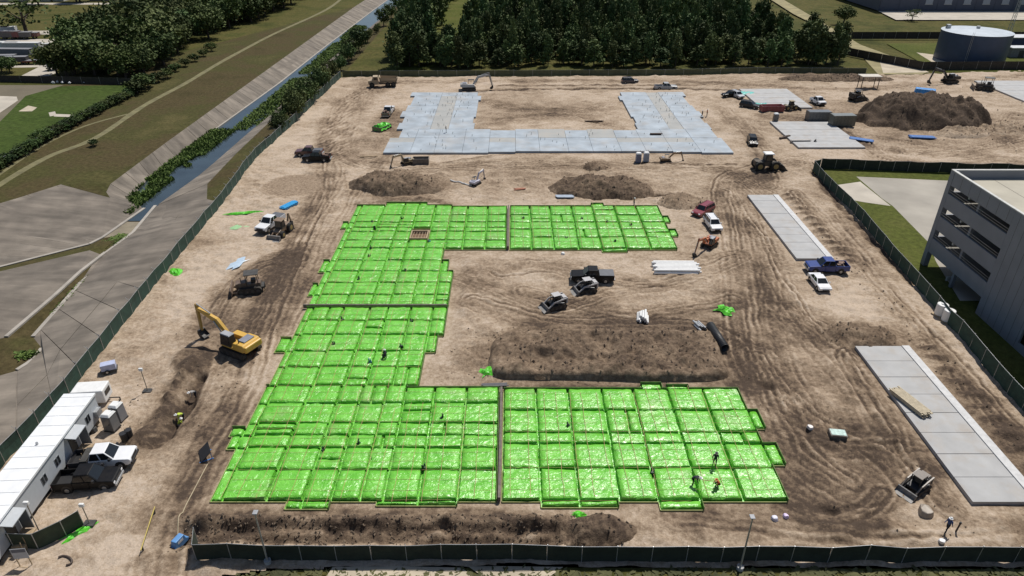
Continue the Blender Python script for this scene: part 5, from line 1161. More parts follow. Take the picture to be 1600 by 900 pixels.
def wheel_loader(label, u, v, rz, c, s=1.0, hoe=False, roof=None, name='wheel_loader'):
    r = place(thing(name, label, 'loader'), u, v, rz); r.scale = (s,)*3; pm = paint('mach_%.2f_%.2f_%.2f' % c, c, .5, .35)
    MB().prism([(-2.2, .7), (1.4, .7), (1.6, 1.2), (.2, 1.45), (-.6, 1.5), (-2.2, 1.55)], -.6, .6).build('body', pm, r, bevel=.08)
    c_ = MB().frus((-.7, .6, -.65, .65), (-.6, .45, -.6, .6), 1.45, 2.7).build('cab', M_BLACK, r, bevel=.05); MB().frus((-.85, .75, -.78, .78), (-.75, .65, -.7, .7), 2.7, 2.85).build('cab_roof', roof or pm, c_, bevel=.04)
    for s_ in (-1, 1): MB().bx(-.45, .35, s_*.64-.015, s_*.64+.015, 1.7, 2.55).build('side_window', M_GLASS, c_)
    MB().frus((.52, .62, -.5, .5), (.44, .5, -.5, .5), 1.7, 2.55).build('windshield', M_GLASS, c_)
    for x, rr in ((-1.5, .8), (1.1, .8 if not hoe else .6)):
        for s_ in (-1, 1): wheel(r, x, s_*.9, rr, .5, mat('hub_paint', (.3, .22, .08), .6))
    for s_ in (-1, 1): MB().bar((.8, s_*.45, 1.3), (2.4, s_*.45, .75), .14, .22).build('lift_arm', pm, r)
    pr = [(2.3, .1), (3.2, .05), (3.15, .14), (2.5, .3), (2.45, .9), (2.3, .95)]; MB().prism(pr, -1.2, 1.2).add([(2.3,-1.2,.1),(3.15,-1.2,.08),(2.4,-1.2,.95),(2.3,1.2,.1),(3.15,1.2,.08),(2.4,1.2,.95)], [(0,1,2),(3,4,5)]).build('bucket', M_BUCKET if hoe else M_DARKSTEEL, r)
    if hoe:
        MB().bar((-2.3, 0, 1.0), (-3.0, 0, 2.6), .2, .3).build('backhoe_boom', pm, r); MB().bar((-3.0, 0, 2.6), (-3.5, 0, 1.0), .18, .25).build('backhoe_stick', pm, r); MB().prism([(-3.6, 1.0), (-3.4, 1.0), (-3.1, .5), (-3.3, .3), (-3.7, .5)], -.3, .3).build('backhoe_bucket', M_DARKSTEEL, r)
        for s_ in (-1, 1): MB().bar((-2.2, s_*.6, .9), (-2.4, s_*1.2, .05), .12, .12).build('stabiliser', M_DARKSTEEL, r)
wheel_loader('muddy backhoe loader with grey front bucket beside white crew cab pickup', 440, 366, ((455,352),(424,378)), (.16, .1, .06), 1.0, True, name='backhoe_loader')
wheel_loader('large dark wheel loader with white cab roof on the haul road', 1197, 265, 2, (.05, .045, .04), 1.25, False, M_WHITEP)
wheel_loader('small yellowish forklift loader beside the red waste container', 1235, 172, 10, (.25, .2, .1), .85)
def hauler(label, u, v, rz, c):
    r = place(thing('dump_truck', label, 'truck'), u, v, rz); pm = paint('mach_%.2f_%.2f_%.2f' % c, c, .6, .5)
    MB().bx(-4.2, 1.0, -.6, .6, .8, 1.2).build('chassis', M_DARKSTEEL, r); MB().prism([(-4.6, 2.6), (-4.2, 1.5), (-1.0, 1.25), (.6, 1.5), (.9, 3.0), (.6, 3.0), (.3, 1.9), (-4.0, 2.0)], -1.4, 1.4).add([(-4.6,s,2.6) if k == 0 else ((.7,s,2.9) if k == 1 else ((.5,s,1.5) if k == 2 else (-4.2,s,1.5))) for s in (-1.4, 1.4) for k in range(4)], [(0,1,2,3),(4,5,6,7)]).build('dump_body', pm, r)
    MB().prism([(1.1, .9), (4.0, .9), (4.1, 1.9), (2.8, 2.1), (2.6, 3.1), (1.2, 3.1)], -1.2, 1.2).build('cab', pm, r, bevel=.08); MB().frus((2.72, 2.82, -1, 1), (2.6, 2.68, -1, 1), 2.15, 2.95).build('windshield', M_GLASS, r)
    for s in (-1, 1): MB().bx(1.4, 2.4, s*1.2-.015, s*1.2+.015, 2.15, 2.9).build('side_window', M_GLASS, r)
    for x in (-3.2, -1.6, 3.0):
        for s in (-1, 1): wheel(r, x, s*1.15, .75, .6, M_DARKSTEEL)
hauler('tan articulated dump truck on the pale sand beside far fence', 598, 135, 188, (.36, .28, .18))
# ------------------------------------------------------------------ containers, toilets, site office
def bin_(label, u, v, rz, L_, W_, h, c, inner=None, cat='container', name='waste_container', lid=None):
    r = place(thing(name, label, cat), u, v, rz); pm = paint('bin_%.2f_%.2f_%.2f' % c, c, .6, .3)
    MB().bx(-L_/2, L_/2, -W_/2, -W_/2+.08, 0.05, h).bx(-L_/2, L_/2, W_/2-.08, W_/2, .05, h).bx(-L_/2, -L_/2+.08, -W_/2+.08, W_/2-.08, .05, h).bx(L_/2-.08, L_/2, -W_/2+.08, W_/2-.08, .05, h).bx(-L_/2+.08, L_/2-.08, -W_/2+.08, W_/2-.08, 0, .2).build('shell', pm, r)
    for k in range(int(L_/.9)+1):
        x = -L_/2+.1+k*(L_-.2)/int(L_/.9)
        for s in (-1, 1): MB().bx(x-.05, x+.05, s*W_/2-(.0 if s > 0 else .07), s*W_/2+(.07 if s > 0 else 0), .1, h-.05).build('rib', pm, r)
    MB().bx(-L_/2+.09, L_/2-.09, -W_/2+.09, W_/2-.09, .25, h*.6 if not lid else h+.05).build('load' if not lid else 'lid', inner or mat('rubble', (.2,.18,.16), .9, 0, .5, 2, bump=.6), r); return r
bin_('red open top waste container beside far striped pad', 1205, 174, 3, 5.8, 2.4, 1.5, (.22, .02, .03), mat('pink_board', (.6, .4, .4), .8))
g = bin_('bright green film heaped over a waste bin behind white work truck', 597, 202, 62, 4.2, 2.6, 1.2, (.05, .1, .03), M_SCRAP); 
m = MB(); rs = random.Random(4); n = 9; m.add([(-2.1+4.2*i/n + rs.uniform(-.15, .15), -1.5+3*j/6+rs.uniform(-.1, .1), (1.35 if 0 < j < 6 and 0 < i < n else .5) + rs.uniform(-.2, .35)) for j in range(7) for i in range(n+1)], [(j*(n+1)+i, j*(n+1)+i+1, (j+1)*(n+1)+i+1, (j+1)*(n+1)+i) for j in range(6) for i in range(n)]); m.build('film_cover', M_SCRAP, g)
bin_('dark grey steel storage container on the far side of striped pad', 1277, 188, 0, 5.6, 2.4, 2.4, (.09, .1, .11), paint('lidgrey', (.1, .11, .12)), lid=True, name='storage_container')
bin_('olive grey storage container with green markings beside soil heap', 1314, 196, 2, 5.6, 2.5, 2.6, (.07, .08, .065), paint('lidolive', (.16, .17, .15)), lid=True, name='storage_container')
bin_('small dark open trailer beside tan mini excavator', 658, 255, 2, 3.4, 1.8, 1.2, (.06, .06, .065), cat='trailer', name='open_trailer')
bin_('pale crate bundle wrapped in teal plastic sheet on churned soil', 1308, 681, -8, 1.7, 1.1, .55, (.1, .09, .08), mat('wrap_teal', (.45, .6, .55), .35, 0, .3, 3, bump=.5), lid=True, cat='crate', name='wrapped_crate')
def toilet(label, u, v, rz, c, roof=M_WHITEP, group=None, z=None):
    r = place(thing('portable_toilet', label, 'toilet', group=group), u, v, rz, z); pm = paint('wc_%.2f_%.2f_%.2f' % c, c, .5, .15)
    MB().bx(-.6, .6, -.6, .6, 0, .15).build('base', M_BLACK, r); MB().frus((-.57, .57, -.57, .57), (-.53, .53, -.53, .53), .15, 2.0).build('walls', pm, r, bevel=.04); MB().frus((-.6, .6, -.6, .6), (-.4, .4, -.4, .4), 2.0, 2.28).build('roof', roof, r, bevel=.06)
    d = MB().frus((-.4, .4, -.6, -.575), (-.38, .38, -.565, -.54), .2, 1.9).build('door', paint('wcd_%.2f' % c[0], tuple(k*.8 for k in c)), r); MB().bx(.25, .33, -.63, -.6, 1.0, 1.15).build('handle', M_BLACK, d); MB().cyl((.35, .4, 2.05), (.35, .4, 2.55), .05, n=6).build('vent_pipe', M_BLACK, r)
toilet('dark grey portable toilet with white roof, shadow at its foot, beside trailer', 177, 671, -8, (.12, .13, .14)); toilet('grey portable toilet with white roof standing behind another one', 188, 655, -8, (.17, .18, .2))
toilet('blue portable toilet with pale roof before the U slab', 997, 253, 0, (.1, .16, .3)); toilet('pale blue portable toilet beside a darker blue one', 1009, 253, 0, (.3, .38, .5)); toilet('dark portable toilet with pink white roof behind striped pad', 1211, 190, 0, (.07, .07, .08))
def barrel_tank(label, u, v):
    r = place(thing('water_tote', label, 'tank'), u, v, 20); MB().cyl((0,0,.12), (0,0,1.75), .72, n=18).build('shell', M_WHITEP, r, bevel=.1); MB().cyl((0,0,1.75), (0,0,1.86), .25, n=12).build('cap', M_WHITEP, r); MB().bx(-.75, .75, -.75, .75, 0, .12).build('pallet', M_WOOD, r)
barrel_tank('white plastic tank by the dark fence, farther of two', 1468, 492); barrel_tank('white plastic tank by the dark fence next to another tank', 1479, 501)
def office():
    r = thing('site_office', 'long white site office trailer with flat white roof and small paired windows', 'trailer', (-45.6, 47.2, 0), 90 + 3); L_, W_, h = 20.4, 3.05, 2.95; mw = mat('office_wall', (.42, .44, .46), .6, 0, .05)
    z0 = .75; MB().bx(-L_/2, L_/2, -W_/2, W_/2, z0, z0+h-.25).build('wall', mw, r); MB().bx(-L_/2-.12, L_/2+.12, -W_/2-.12, W_/2+.12, z0+h-.25, z0+h).build('roof', M_WHITE, r, bevel=.03); 
    m = MB()
    for k in range(14): m.bx(-L_/2+.6+k*1.48, -L_/2+.68+k*1.48, -W_/2-.06, W_/2+.06, z0+h+.003, z0+h+.03)
    m.build('roof_seam', M_WHITE, r); MB().cyl((2.5, .2, z0+h), (2.5, .2, z0+h+.25), .12, n=8).build('roof_vent', M_STEEL, r)
    MB().bx(-L_/2+.4, L_/2-.4, -W_/2+.25, W_/2-.25, .02, z0-.02).build('skirting', M_BLACK, r)
    for x in (-8.8, -.6, 1.8, 7.9):     # right hand side faces -y
        for d in (-.22, .22):
            f = MB().bx(x+d-.19, x+d+.19, -W_/2-.04, -W_/2, z0+.95, z0+1.85).build('window', mat('window_frame', (.25, .26, .27), .5), r); MB().bx(x+d-.15, x+d+.15, -W_/2-.055, -W_/2-.041, z0+1.0, z0+1.8).build('pane', M_GLASS, f)
    for k, x in enumerate((4.6, -6.2)):
        d = MB().bx(x-.5, x+.5, -W_/2-.05, -W_/2, z0+.02, z0+2.1).build('door', M_DARKSTEEL, r); MB().bx(x+.3, x+.38, -W_/2-.09, -W_/2-.051, z0+1, z0+1.12).build('handle', M_STEEL, d)
        MB().add([(x-.9,-W_/2,z0+2.45),(x+1.2,-W_/2,z0+2.45),(x+1.2,-W_/2-1.1,z0+2.3),(x-.9,-W_/2-1.1,z0+2.3),(x-.9,-W_/2,z0+2.53),(x+1.2,-W_/2,z0+2.53),(x+1.2,-W_/2-1.1,z0+2.38),(x-.9,-W_/2-1.1,z0+2.38)], [(0,1,2,3),(4,5,6,7),(0,1,5,4),(1,2,6,5),(2,3,7,6),(3,0,4,7)]).build('awning', mw, r)
        MB().bx(x+1.1, x+1.18, -W_/2-1.05, -W_/2-.05, z0, z0+2.3).build('porch_screen', mat('porch_lattice', (.16, .17, .18), .7), r)
        st = MB(); 
        for q in range(4): st.bx(x-.6-.32*q-.32, x-.6-.32*q, -W_/2-1.25, -W_/2-.1, .0, z0-.18*(q+1)+.1)
        st.bx(x-.6, x+1.0, -W_/2-1.25, -W_/2-.06, z0-.12, z0-.02); stp = st.build('steps', M_WOOD, r)
        for q in range(3): MB().bar((x-.6-.5*q, -W_/2-1.22, max(.05, z0-.28*q)), (x-.6-.5*q, -W_/2-1.22, z0+.95-.28*q), .06, .06).build('baluster', M_WOOD, stp)
    MB().bx(9.0, 9.9, -W_/2-.4, -W_/2-.01, 1.4, 2.1).build('air_conditioner', M_STEEL, r)
office()
def camper():
    r = place(thing('box_trailer', 'small white box trailer parked at the end of the site office', 'trailer'), 152, 628, 6); MB().bx(-1.9, 1.5, -1.0, 1.0, .5, 2.2).build('body', M_WHITEP, r, bevel=.12)
    for s in (-1, 1): wheel(r, -.3, s*1.05, .35, .22)
    MB().bar((1.4, 0, .5), (2.6, 0, .45), .1, .1).build('drawbar', M_DARKSTEEL, r); MB().bx(1.49, 1.53, -.6, .6, 1.2, 1.8).build('window', M_GLASS, r); MB().bx(2.5, 2.6, -.05, .05, 0, .45).build('jack', M_DARKSTEEL, r)
camper()
def aircon(label, u, v):
    r = place(thing('generator', label, 'generator'), u, v, 25); MB().bx(-.8, .8, -.5, .5, .35, 1.15).build('housing', mat('pale_grey_steel', (.4, .44, .6), .5), r, bevel=.06); MB().bx(-.9, .9, -.55, .55, .2, .34).build('skid', M_DARKSTEEL, r)
    for s in (-1, 1): wheel(r, -.2, s*.62, .26, .16)
aircon('pale grey generator on wheels beside the canal fence', 172, 580)
def light_pole(label, u, v, h, arm=1):
    x, y = w(u, v); r = thing('light_pole', label, 'light pole', (x, y, gz(x, y) if y > 39 else 0), 0); MB().cyl((0,0,-.1), (0,0,.35), .3, n=12).build('footing', M_GREYCON, r); MB().cyl((0,0,.35), (0,0,h), .085, .06, n=8).build('pole', M_STEEL, r); MB().bx(-.2, .2, -.12, .35, h, h+.1).build('lamp_head', mat('lamp_grey', (.3,.31,.33), .6), r, bevel=.03)
light_pole('steel street light before front fence at the dark soil windrow', 419, 880, 6.0); light_pole('steel street light before front fence near the compact track loader', 1156, 889, 6.2)
def flood(label, u, v, h, lean=0):
    x, y = w(u, v); r = thing('flood_light', label, 'light', (x, y, gz(x, y))); MB().bx(-.5, .5, -.35, .35, 0, .14).build('base', M_DARKSTEEL, r); MB().cyl((0,0,.14), (lean,0,h), .05, n=7).build('pole', mat('tan_post', (.3, .26, .2), .7), r); MB().bx(lean-.22, lean+.22, -.12, .12, h, h+.38).build('lamp_head', M_WHITEP, r, bevel=.05)
flood('temporary flood light on post in the pale sand beside trench', 231, 611, 2.9); flood('tan post lamp beside site office steps and entrance fence', 67, 842, 4.2, .1); flood('thin tan post beside the green film strip at the entrance', 141, 820, 2.2)
# ------------------------------------------------------------------ pipes, lumber, boards, signs
def pipes(name, label, u, v, rz, L_, rad, n, m, rows=2, z=None):
    r = place(thing(name, label, 'pipes'), u, v, rz, z); k = 0
    for row in range(rows):
        for i in range(n-row): MB().cyl((-L_/2 + .3*((i*7+row*3) % 3), (i-(n-row-1)/2)*rad*2.02, rad+row*rad*1.75), (L_/2 + .3*((i*5+row) % 3), (i-(n-row-1)/2)*rad*2.02, rad+row*rad*1.75), rad, n=10).build('pipe', m, r, smooth=False)
    return r
pipes('pipe_bundle', 'bundle of white plastic pipes lying on sand beside green pads', 1053, 420, -1, 6.6, .2, 9, M_WHITEP); pipes('pipe_bundle', 'short white wrapped pipe bundle standing on sand behind dark berm', 1004, 500, 80, 1.8, .16, 5, M_WHITEP, 3); pipes('pipe_bundle', 'small pale pipe bundle at the end of the black culvert', 1094, 514, 110, 1.5, .14, 4, M_STEEL)
def culvert():
    a = w(1108, 517); b = w(1131, 553); L_ = math.hypot(a[0]-b[0], a[1]-b[1]); r = thing('culvert_pipe', 'large black ribbed culvert pipe lying at the end of the berm', 'pipe', ((a[0]+b[0])/2, (a[1]+b[1])/2, max(gz(*a), gz(*b))), math.degrees(math.atan2(b[1]-a[1], b[0]-a[0])))
    ra = .55; n = 18; vs = []; fs = []
    for rr, x in ((ra, -L_/2), (ra, L_/2), (ra-.06, L_/2), (ra-.06, -L_/2)): vs += [(x, math.cos(6.2832*k/n)*rr, ra+math.sin(6.2832*k/n)*rr) for k in range(n)]
    for q in range(4): fs += [(q*n+k, q*n+(k+1) % n, ((q+1) % 4)*n+(k+1) % n, ((q+1) % 4)*n+k) for k in range(n)]
    MB().add(vs, fs).build('pipe_wall', M_BLACK, r, smooth=True)
    m = MB(); x = -L_/2+.1
    while x < L_/2: m.cyl((x, 0, ra), (x+.08, 0, ra), ra+.04, n=n, caps=False); x += .3
    m.build('rib', M_BLACK, r)
culvert()
def lumber(label, u, v, rz, L_, n, rows, m, z):
    r = place(thing('lumber_stack', label, 'lumber'), u, v, rz, z); rs_ = random.Random(int(u))
    for k in (-.35, .35): MB().bx(k*L_-.06, k*L_+.06, -n*.11, n*.11, 0, .1).build('bearer', m, r)
    for q in range(rows):
        for i in range(n): o = rs_.uniform(-.25, .25); MB().bx(-L_/2+o, L_/2+o, (i-n/2)*.2+.01, (i-n/2)*.2+.19, .1+q*.09, .18+q*.09).build('plank', m, r)
lumber('stack of tan lumber planks lying on the carport slab', 1420, 634, -72, 4.6, 7, 5, mat('grey_lumber', (.42, .36, .26), .85, 0, .2, 3), .27)
lumber('bright blue wrapped board stack behind the white crew cab pickup', 452, 323, 62, 3.4, 7, 4, mat('blue_wrap', (.03, .3, .62), .4), 0.05)
lumber('flat blue board bundle at the foot of the topsoil heap', 1440, 216, -8, 5.4, 9, 3, mat('deep_blue', (.03, .13, .38), .5), .1); lumber('flat blue board bundle at corner of the striped pad', 1346, 220, -30, 5.0, 9, 2, MATS['deep_blue'], .15)
lumber('pale grey blue plank bundle before dark brown heap', 882, 309, 0, 3.2, 6, 2, mat('pale_blue_plank', (.32, .38, .46), .6), 0.1); lumber('thin dark plank pile on sand left of U slab front', 577, 246, 8, 3.6, 2, 2, M_WOOD, .1); lumber('dark timber beam lying inside the U slab court', 928, 191, 2, 4.5, 2, 3, mat('dark_timber', (.06, .04, .03), .9), .05); lumber('dark timber beam lying on right wing of U slab', 1025, 212.5, 0, 2.6, 3, 3, MATS['dark_timber'], .3)
lumber('grey scaffold planks in front of striped pad', 1250, 222, 2, 4.5, 5, 2, mat('grey_plank', (.4, .38, .36), .8), .3); lumber('dark formwork boards at corner of striped pad', 1226, 216, 35, 3.6, 3, 3, MATS['dark_timber'], .1); lumber('brown boards scattered on dirt behind green pads near pipes', 812, 297, 15, 2.0, 4, 2, mat('rust_board', (.3, .12, .07), .8), .05)
lumber('long pale planks beside the berm edge', 775, 603, 3, 3.0, 3, 1, mat('dark_sheet_plank', (.07, .07, .08), .6), .05)
def tarp_bundle():
    r = place(thing('tarp_bundle', 'bright blue tarp wrapped block bundle behind the topsoil heap', 'bundle'), 1446, 150, -28); MB().frus((-3.2, 2.4, -1.4, 1.4), (-2.9, 2.1, -1.1, 1.1), 0, 1.9).build('wrapped_blocks', mat('blue_tarp', (.03, .22, .55), .4, 0, .2, 1.5, bump=.4), r, bevel=.12); MB().frus((2.2, 5.0, -1.8, .8), (2.5, 4.6, -1.4, .4), 0, .5).build('tarp_tail', MATS['blue_tarp'], r, bevel=.1); r.location.z = .1
tarp_bundle()
def canopy():
    x, y = w(1355, 137); r = thing('shade_canopy', 'pale flat canopy on dark posts above topsoil heap edge', 'canopy', (x, y, gz(x, y)))
    for dx in (-2.4, 2.4):
        for dy in (-1.2, 1.2): MB().bar((dx, dy, -.2), (dx, dy, 3.4), .16, .16).build('post', M_BLACK, r)
    MB().bx(-2.9, 2.9, -1.7, 1.7, 3.4, 3.6).build('roof', mat('canopy_tan', (.5, .46, .4), .7), r)
canopy()
def sign():
    x, y = w(42, 885); r = thing('site_sign', 'small pale grey sign on two posts before the entrance fence', 'sign', (x, y, gz(x, y)), 6)
    for dx in (-.5, .5): MB().bar((dx, 0, -.1), (dx, 0, 2.1), .07, .07).build('post', M_WOOD, r)
    MB().bx(-.62, .62, -.06, -.036, 1.0, 2.2).build('sign_board', mat('sign_face', (.4, .41, .43), .6), r); MB().bx(-.56, .56, -.066, -.0605, 1.75, 2.12).build('sign_header', mat('sign_dark', (.1, .11, .14), .6), r)
    MB().bar((-.7, -.1, .03), (.9, -.25, .03), .09, .05).build('ground_rail', M_WOOD, r)
sign()
def panel_board():
    r = place(thing('leaning_board', 'dark tilted panel board propped with blue feet beside haul track', 'board'), 322, 711, -60); MB().add([(-.9,-.6,.15),(.9,-.6,.15),(.9,.5,1.0),(-.9,.5,1.0),(-.9,-.6,.23),(.9,-.6,.23),(.9,.5,1.08),(-.9,.5,1.08)], [(0,1,2,3),(4,5,6,7),(0,1,5,4),(1,2,6,5),(2,3,7,6),(3,0,4,7)]).build('panel', M_BLACK, r)
    for s in (-.7, .7): MB().bar((s, .45, 0), (s, .45, 1.0), .07, .07).bar((s, -.75, .03), (s, .6, .03), .1, .06).build('leg', mat('blue_foot', (.05, .2, .5), .5), r)
panel_board()
def gate_bar():
    a = w(244, 798); b = w(222, 866); r = thing('barrier_pipe', 'long yellow pipe barrier on low stands beside the entrance track', 'barrier', (*a, 0)); d = Vector((b[0]-a[0], b[1]-a[1], 0)); za, zb = gz(*a)+.45, gz(*b)+.45
    MB().cyl((0,0,za), d+Vector((0,0,zb)), .05, n=8).build('pipe', mat('yellow_pipe', (.42, .32, .06), .5), r)
    for t in (.08, .92): p = d*t; MB().bar(p+Vector((0,0,-.1)), p+Vector((0,0,za+(zb-za)*t)), .12, .12).build('stand', M_DARKSTEEL, r)
gate_bar()
def bent_hose(name, label, pts, rad, m, cat, lift=.0):
    q = smooth_line(P(pts), 6); b = MB()
    for a, c in zip(q[:-1], q[1:]): b.cyl((a[0], a[1], gz(*a)+rad+lift), (c[0], c[1], gz(*c)+rad+lift), rad, n=6)
    return tag(b.build(name, m), label, cat)
bent_hose('bent_hose', 'curved dark hose lying on sand at the entrance', [(92,873),(100,870),(108,872),(113,877),(111,882),(104,884)], .09, mat('brown_hose', (.07, .05, .04), .7), 'hose')
bent_hose('concrete_hose', 'long white hose leading to white mini excavator', [(704,282),(720,287),(737,291)], .14, M_WHITEP, 'hose'); bent_hose('site_cable', 'thin orange cable stretched across the front right green pads', [(1086,753),(1104,755),(1122,757)], .03, M_CABLE, 'cable', .47)
bent_hose('edge_string', 'pale rope trailing along dirt beside the yellow barrier', [(324,724),(305,760),(285,800),(276,838)], .05, mat('rope', (.4, .33, .22), .8), 'rope')
def blue_corner():
    x, y = w(279, 846); r = thing('barrier_bin', 'blue and white water filled barrier at fence corner', 'barrier', (x, y, gz(x, y)), 70); MB().prism([(-.9, 0), (.9, 0), (.9, .25), (.6, .5), (.5, 1.0), (-.5, 1.0), (-.6, .5), (-.9, .25)], -.28, .28).build('body', mat('barrier_blue', (.1, .25, .5), .5), r, bevel=.05); MB().bx(-.3, .3, -.29, .29, .55, .8).build('white_band', M_WHITEP, r)
blue_corner()
def stakes(label, u, v, c, h=1.2):
    r = place(thing('marker_post', label, 'post'), u, v, 15); MB().cyl((0,0,-.2), (.12,0,h), .08, .07, n=7).build('post', mat('post_'+str(c), c, .7), r); MB().cyl((.1,0,h-.15), (.125,0,h+.06), .1, n=8).build('cap', M_BLACK, r)
stakes('short dark post beside the worker near front right fence', 1493, 831, (.05, .04, .04), 1.1)
def trash(u, v, c, label, s=.3):
    x, y = w(u, v); rs_ = random.Random(int(u)); b = MB().cyl((0,0,0), (0,0,s*.9), s, s*.8, n=9); b.v = [(p[0]*rs_.uniform(.8, 1.3), p[1]*rs_.uniform(.8, 1.3), p[2]*rs_.uniform(.8, 1.3)) for p in b.v]; quick('rubbish_bag', b, mat('bag_'+str(c), c, .5), label, 'bag', (x, y, gz(x, y)-.03), 0, bevel=.06)
trash(1265, 670, (.7, .66, .62), 'white bag lying on dark churned soil', .35); trash(1210, 810, (.6, .6, .7), 'pale bag beside front right green pads', .35); trash(1228, 806, (.6, .5, .7), 'lilac bag beside front right green pads', .3); trash(1470, 849, (.7, .7, .7), 'white bag at the front fence below worker', .3); trash(1445, 803, (.3, .25, .2), 'brown crumpled bag below the compact track loader', .7); trash(880, 396, (.7, .7, .7), 'white bag below the front edge of far green pads', .35)
trash(1357, 534, (.7, .66, .6), 'white bag on the small dark heap', .3); trash(1072, 592, (.7, .65, .6), 'white bag before the berm near green pads', .3); trash(10, 838, (.68, .68, .68), 'white sack heap by the site office steps', .7); trash(135, 680, (.35, .35, .36), 'grey bin bag beside the site office wall', .45); trash(146, 675, (.05, .05, .05), 'black bin bag beside the site office wall', .5)
def barrels(u, v, label):
    r = place(thing('site_bin', label, 'bin'), u, v, 10); MB().cyl((0,0,0), (0,0,.95), .32, .36, n=14).build('barrel', M_BLACK, r); MB().cyl((0,0,.95), (0,0,1.02), .37, n=14).build('rim', M_BLACK, r); MB().bar((-.1, .5, 0), (.15, .45, 1.2), .08, .08).build('tool_handle', M_WOOD, r)
barrels(197, 692, 'black bin with tools beside the white pickup'); barrels(205, 687, 'black bin standing behind another bin near the white pickup')
# plumbing risers and loose tools on the pads
rs = random.Random(15); k = 0
for u, v, c in [(600,555,0), (627,538,0), (521,535,0), (535,497,0), (643,499,0), (578,563,1), (582,345,0), (585,355,0), (628,340,0), (579,386,0), (577,398,0), (633,420,0), (560,434,0), (671,375,1), (817,339,0), (909,340,0), (949,345,0), (885,370,0), (960,376,0), (986,350,0), (560,690,0), (505,700,0), (690,650,0), (888,662,0), (1020,735,0), (662,728,0)]:
    x, y = w(u, v, .6); b = MB()
    for q in range(rs.randint(2, 3)): a, d = rs.uniform(-.2, .2), rs.uniform(-.2, .2); b.cyl((a, d, -.35), (a+rs.uniform(-.05, .05), d, rs.uniform(.15, .5)), .07, n=6)
    b.bx(-.2, .18, -.14, .12, -.35, .05)
    quick('plumbing_riser', b, mat('riser_dark', (.02, .05, .025), .6) if c == 0 else mat('riser_blue', (.05, .2, .25), .5), 'dark plumbing pipe stubs sticking up from the green film', 'pipes', (x, y, .4), rs.uniform(0, 90), 'plumbing stubs on green pads')
# ------------------------------------------------------------------ yard vehicles far left
for i, (u, v, L_, h, c) in enumerate([(4,54,7,3,(.6,.6,.6)),(14,54,7,3,(.6,.6,.6)),(6,61,14,3,(.16,.05,.05)),(25,61,13,2.6,(.1,.09,.09)),(44,60,9,2.2,(.15,.07,.06)),(38,80,13,3,(.5,.5,.5)),(12,79,10,3,(.6,.6,.6)),(22,90,14,3,(.14,.15,.18)),(60,78,5,2.2,(.6,.6,.6)),(8,98,8,2.5,(.07,.07,.08)),(26,100,8,2.4,(.05,.05,.055)),(50,100,5,1.2,(.2,.05,.03)),(72,77,5,2,(.4,.36,.28)),(116,47,9,2.4,(.45,.45,.45)),(103,47,7,2,(.06,.06,.06)),(135,46,12,2,(.07,.05,.05)),(85,109,3,3,(.55,.55,.55))]):
    x, y = w(u, v); r = thing('parked_trailer', ['white box trailer parked in row beside the pale yard road', 'second white box trailer parked by pale yard road', 'long dark red trailer below the lone sparse tree', 'long dark trailer below the lone sparse tree', 'short rusty trailer under the lone sparse tree', 'long white roofed trailer in the yard middle row', 'white trailer at frame edge in yard middle row', 'long grey trailer in front of white roofed trailer', 'small white van parked at end of white roofed trailer', 'black trailer behind the round dark yard trees', 'black truck trailer on the yard grass', 'small rusty red skip on the yard grass', 'tan covered trailer on grass beside small white van', 'white trailer standing on the far pale road', 'small black trailer on the far pale road', 'long low dark trailer on the far pale road near wood', 'white upright kiosk beside the yard drive'][i], 'trailer', (x, y, 0), rs.uniform(-6, 6), 'trailers in the far yard')
    MB().bx(-L_/2, L_/2, -1.2, 1.2, .8, h).build('body', mat('trl_'+str(c), c, .6), r, bevel=.1, segs=1); MB().bx(-L_/2-.05, L_/2+.05, -1.25, 1.25, h, h+.1).build('roof', mat('trl_roof' if c[0] > .3 else 'trl_roof_d', (.55, .55, .54) if c[0] > .3 else (.2, .2, .21), .6), r)
    for q in (-L_*.3, L_*.3):
        for s in (-1, 1): wheel(r, q, s*1.0, .45, .3, M_DARKSTEEL)
for i, (u, v) in enumerate([(88,129),(95,128),(103,129),(114,129.5),(137,128.5),(172,128),(188,129)]):
    x, y = w(u, v); quick('white_boulder', MB().add([(p[0]*.9, p[1]*.7, .3+p[2]*.6) for p in ico], [(0,1,2),(0,2,3),(0,3,1),(1,4,2),(2,4,3),(3,4,1)]), M_WHITEP, 'small white block at foot of the dark low fence behind the lawn', 'block', (x, y-1.5, 0), i*40, 'white blocks behind the lawn', bevel=.1)
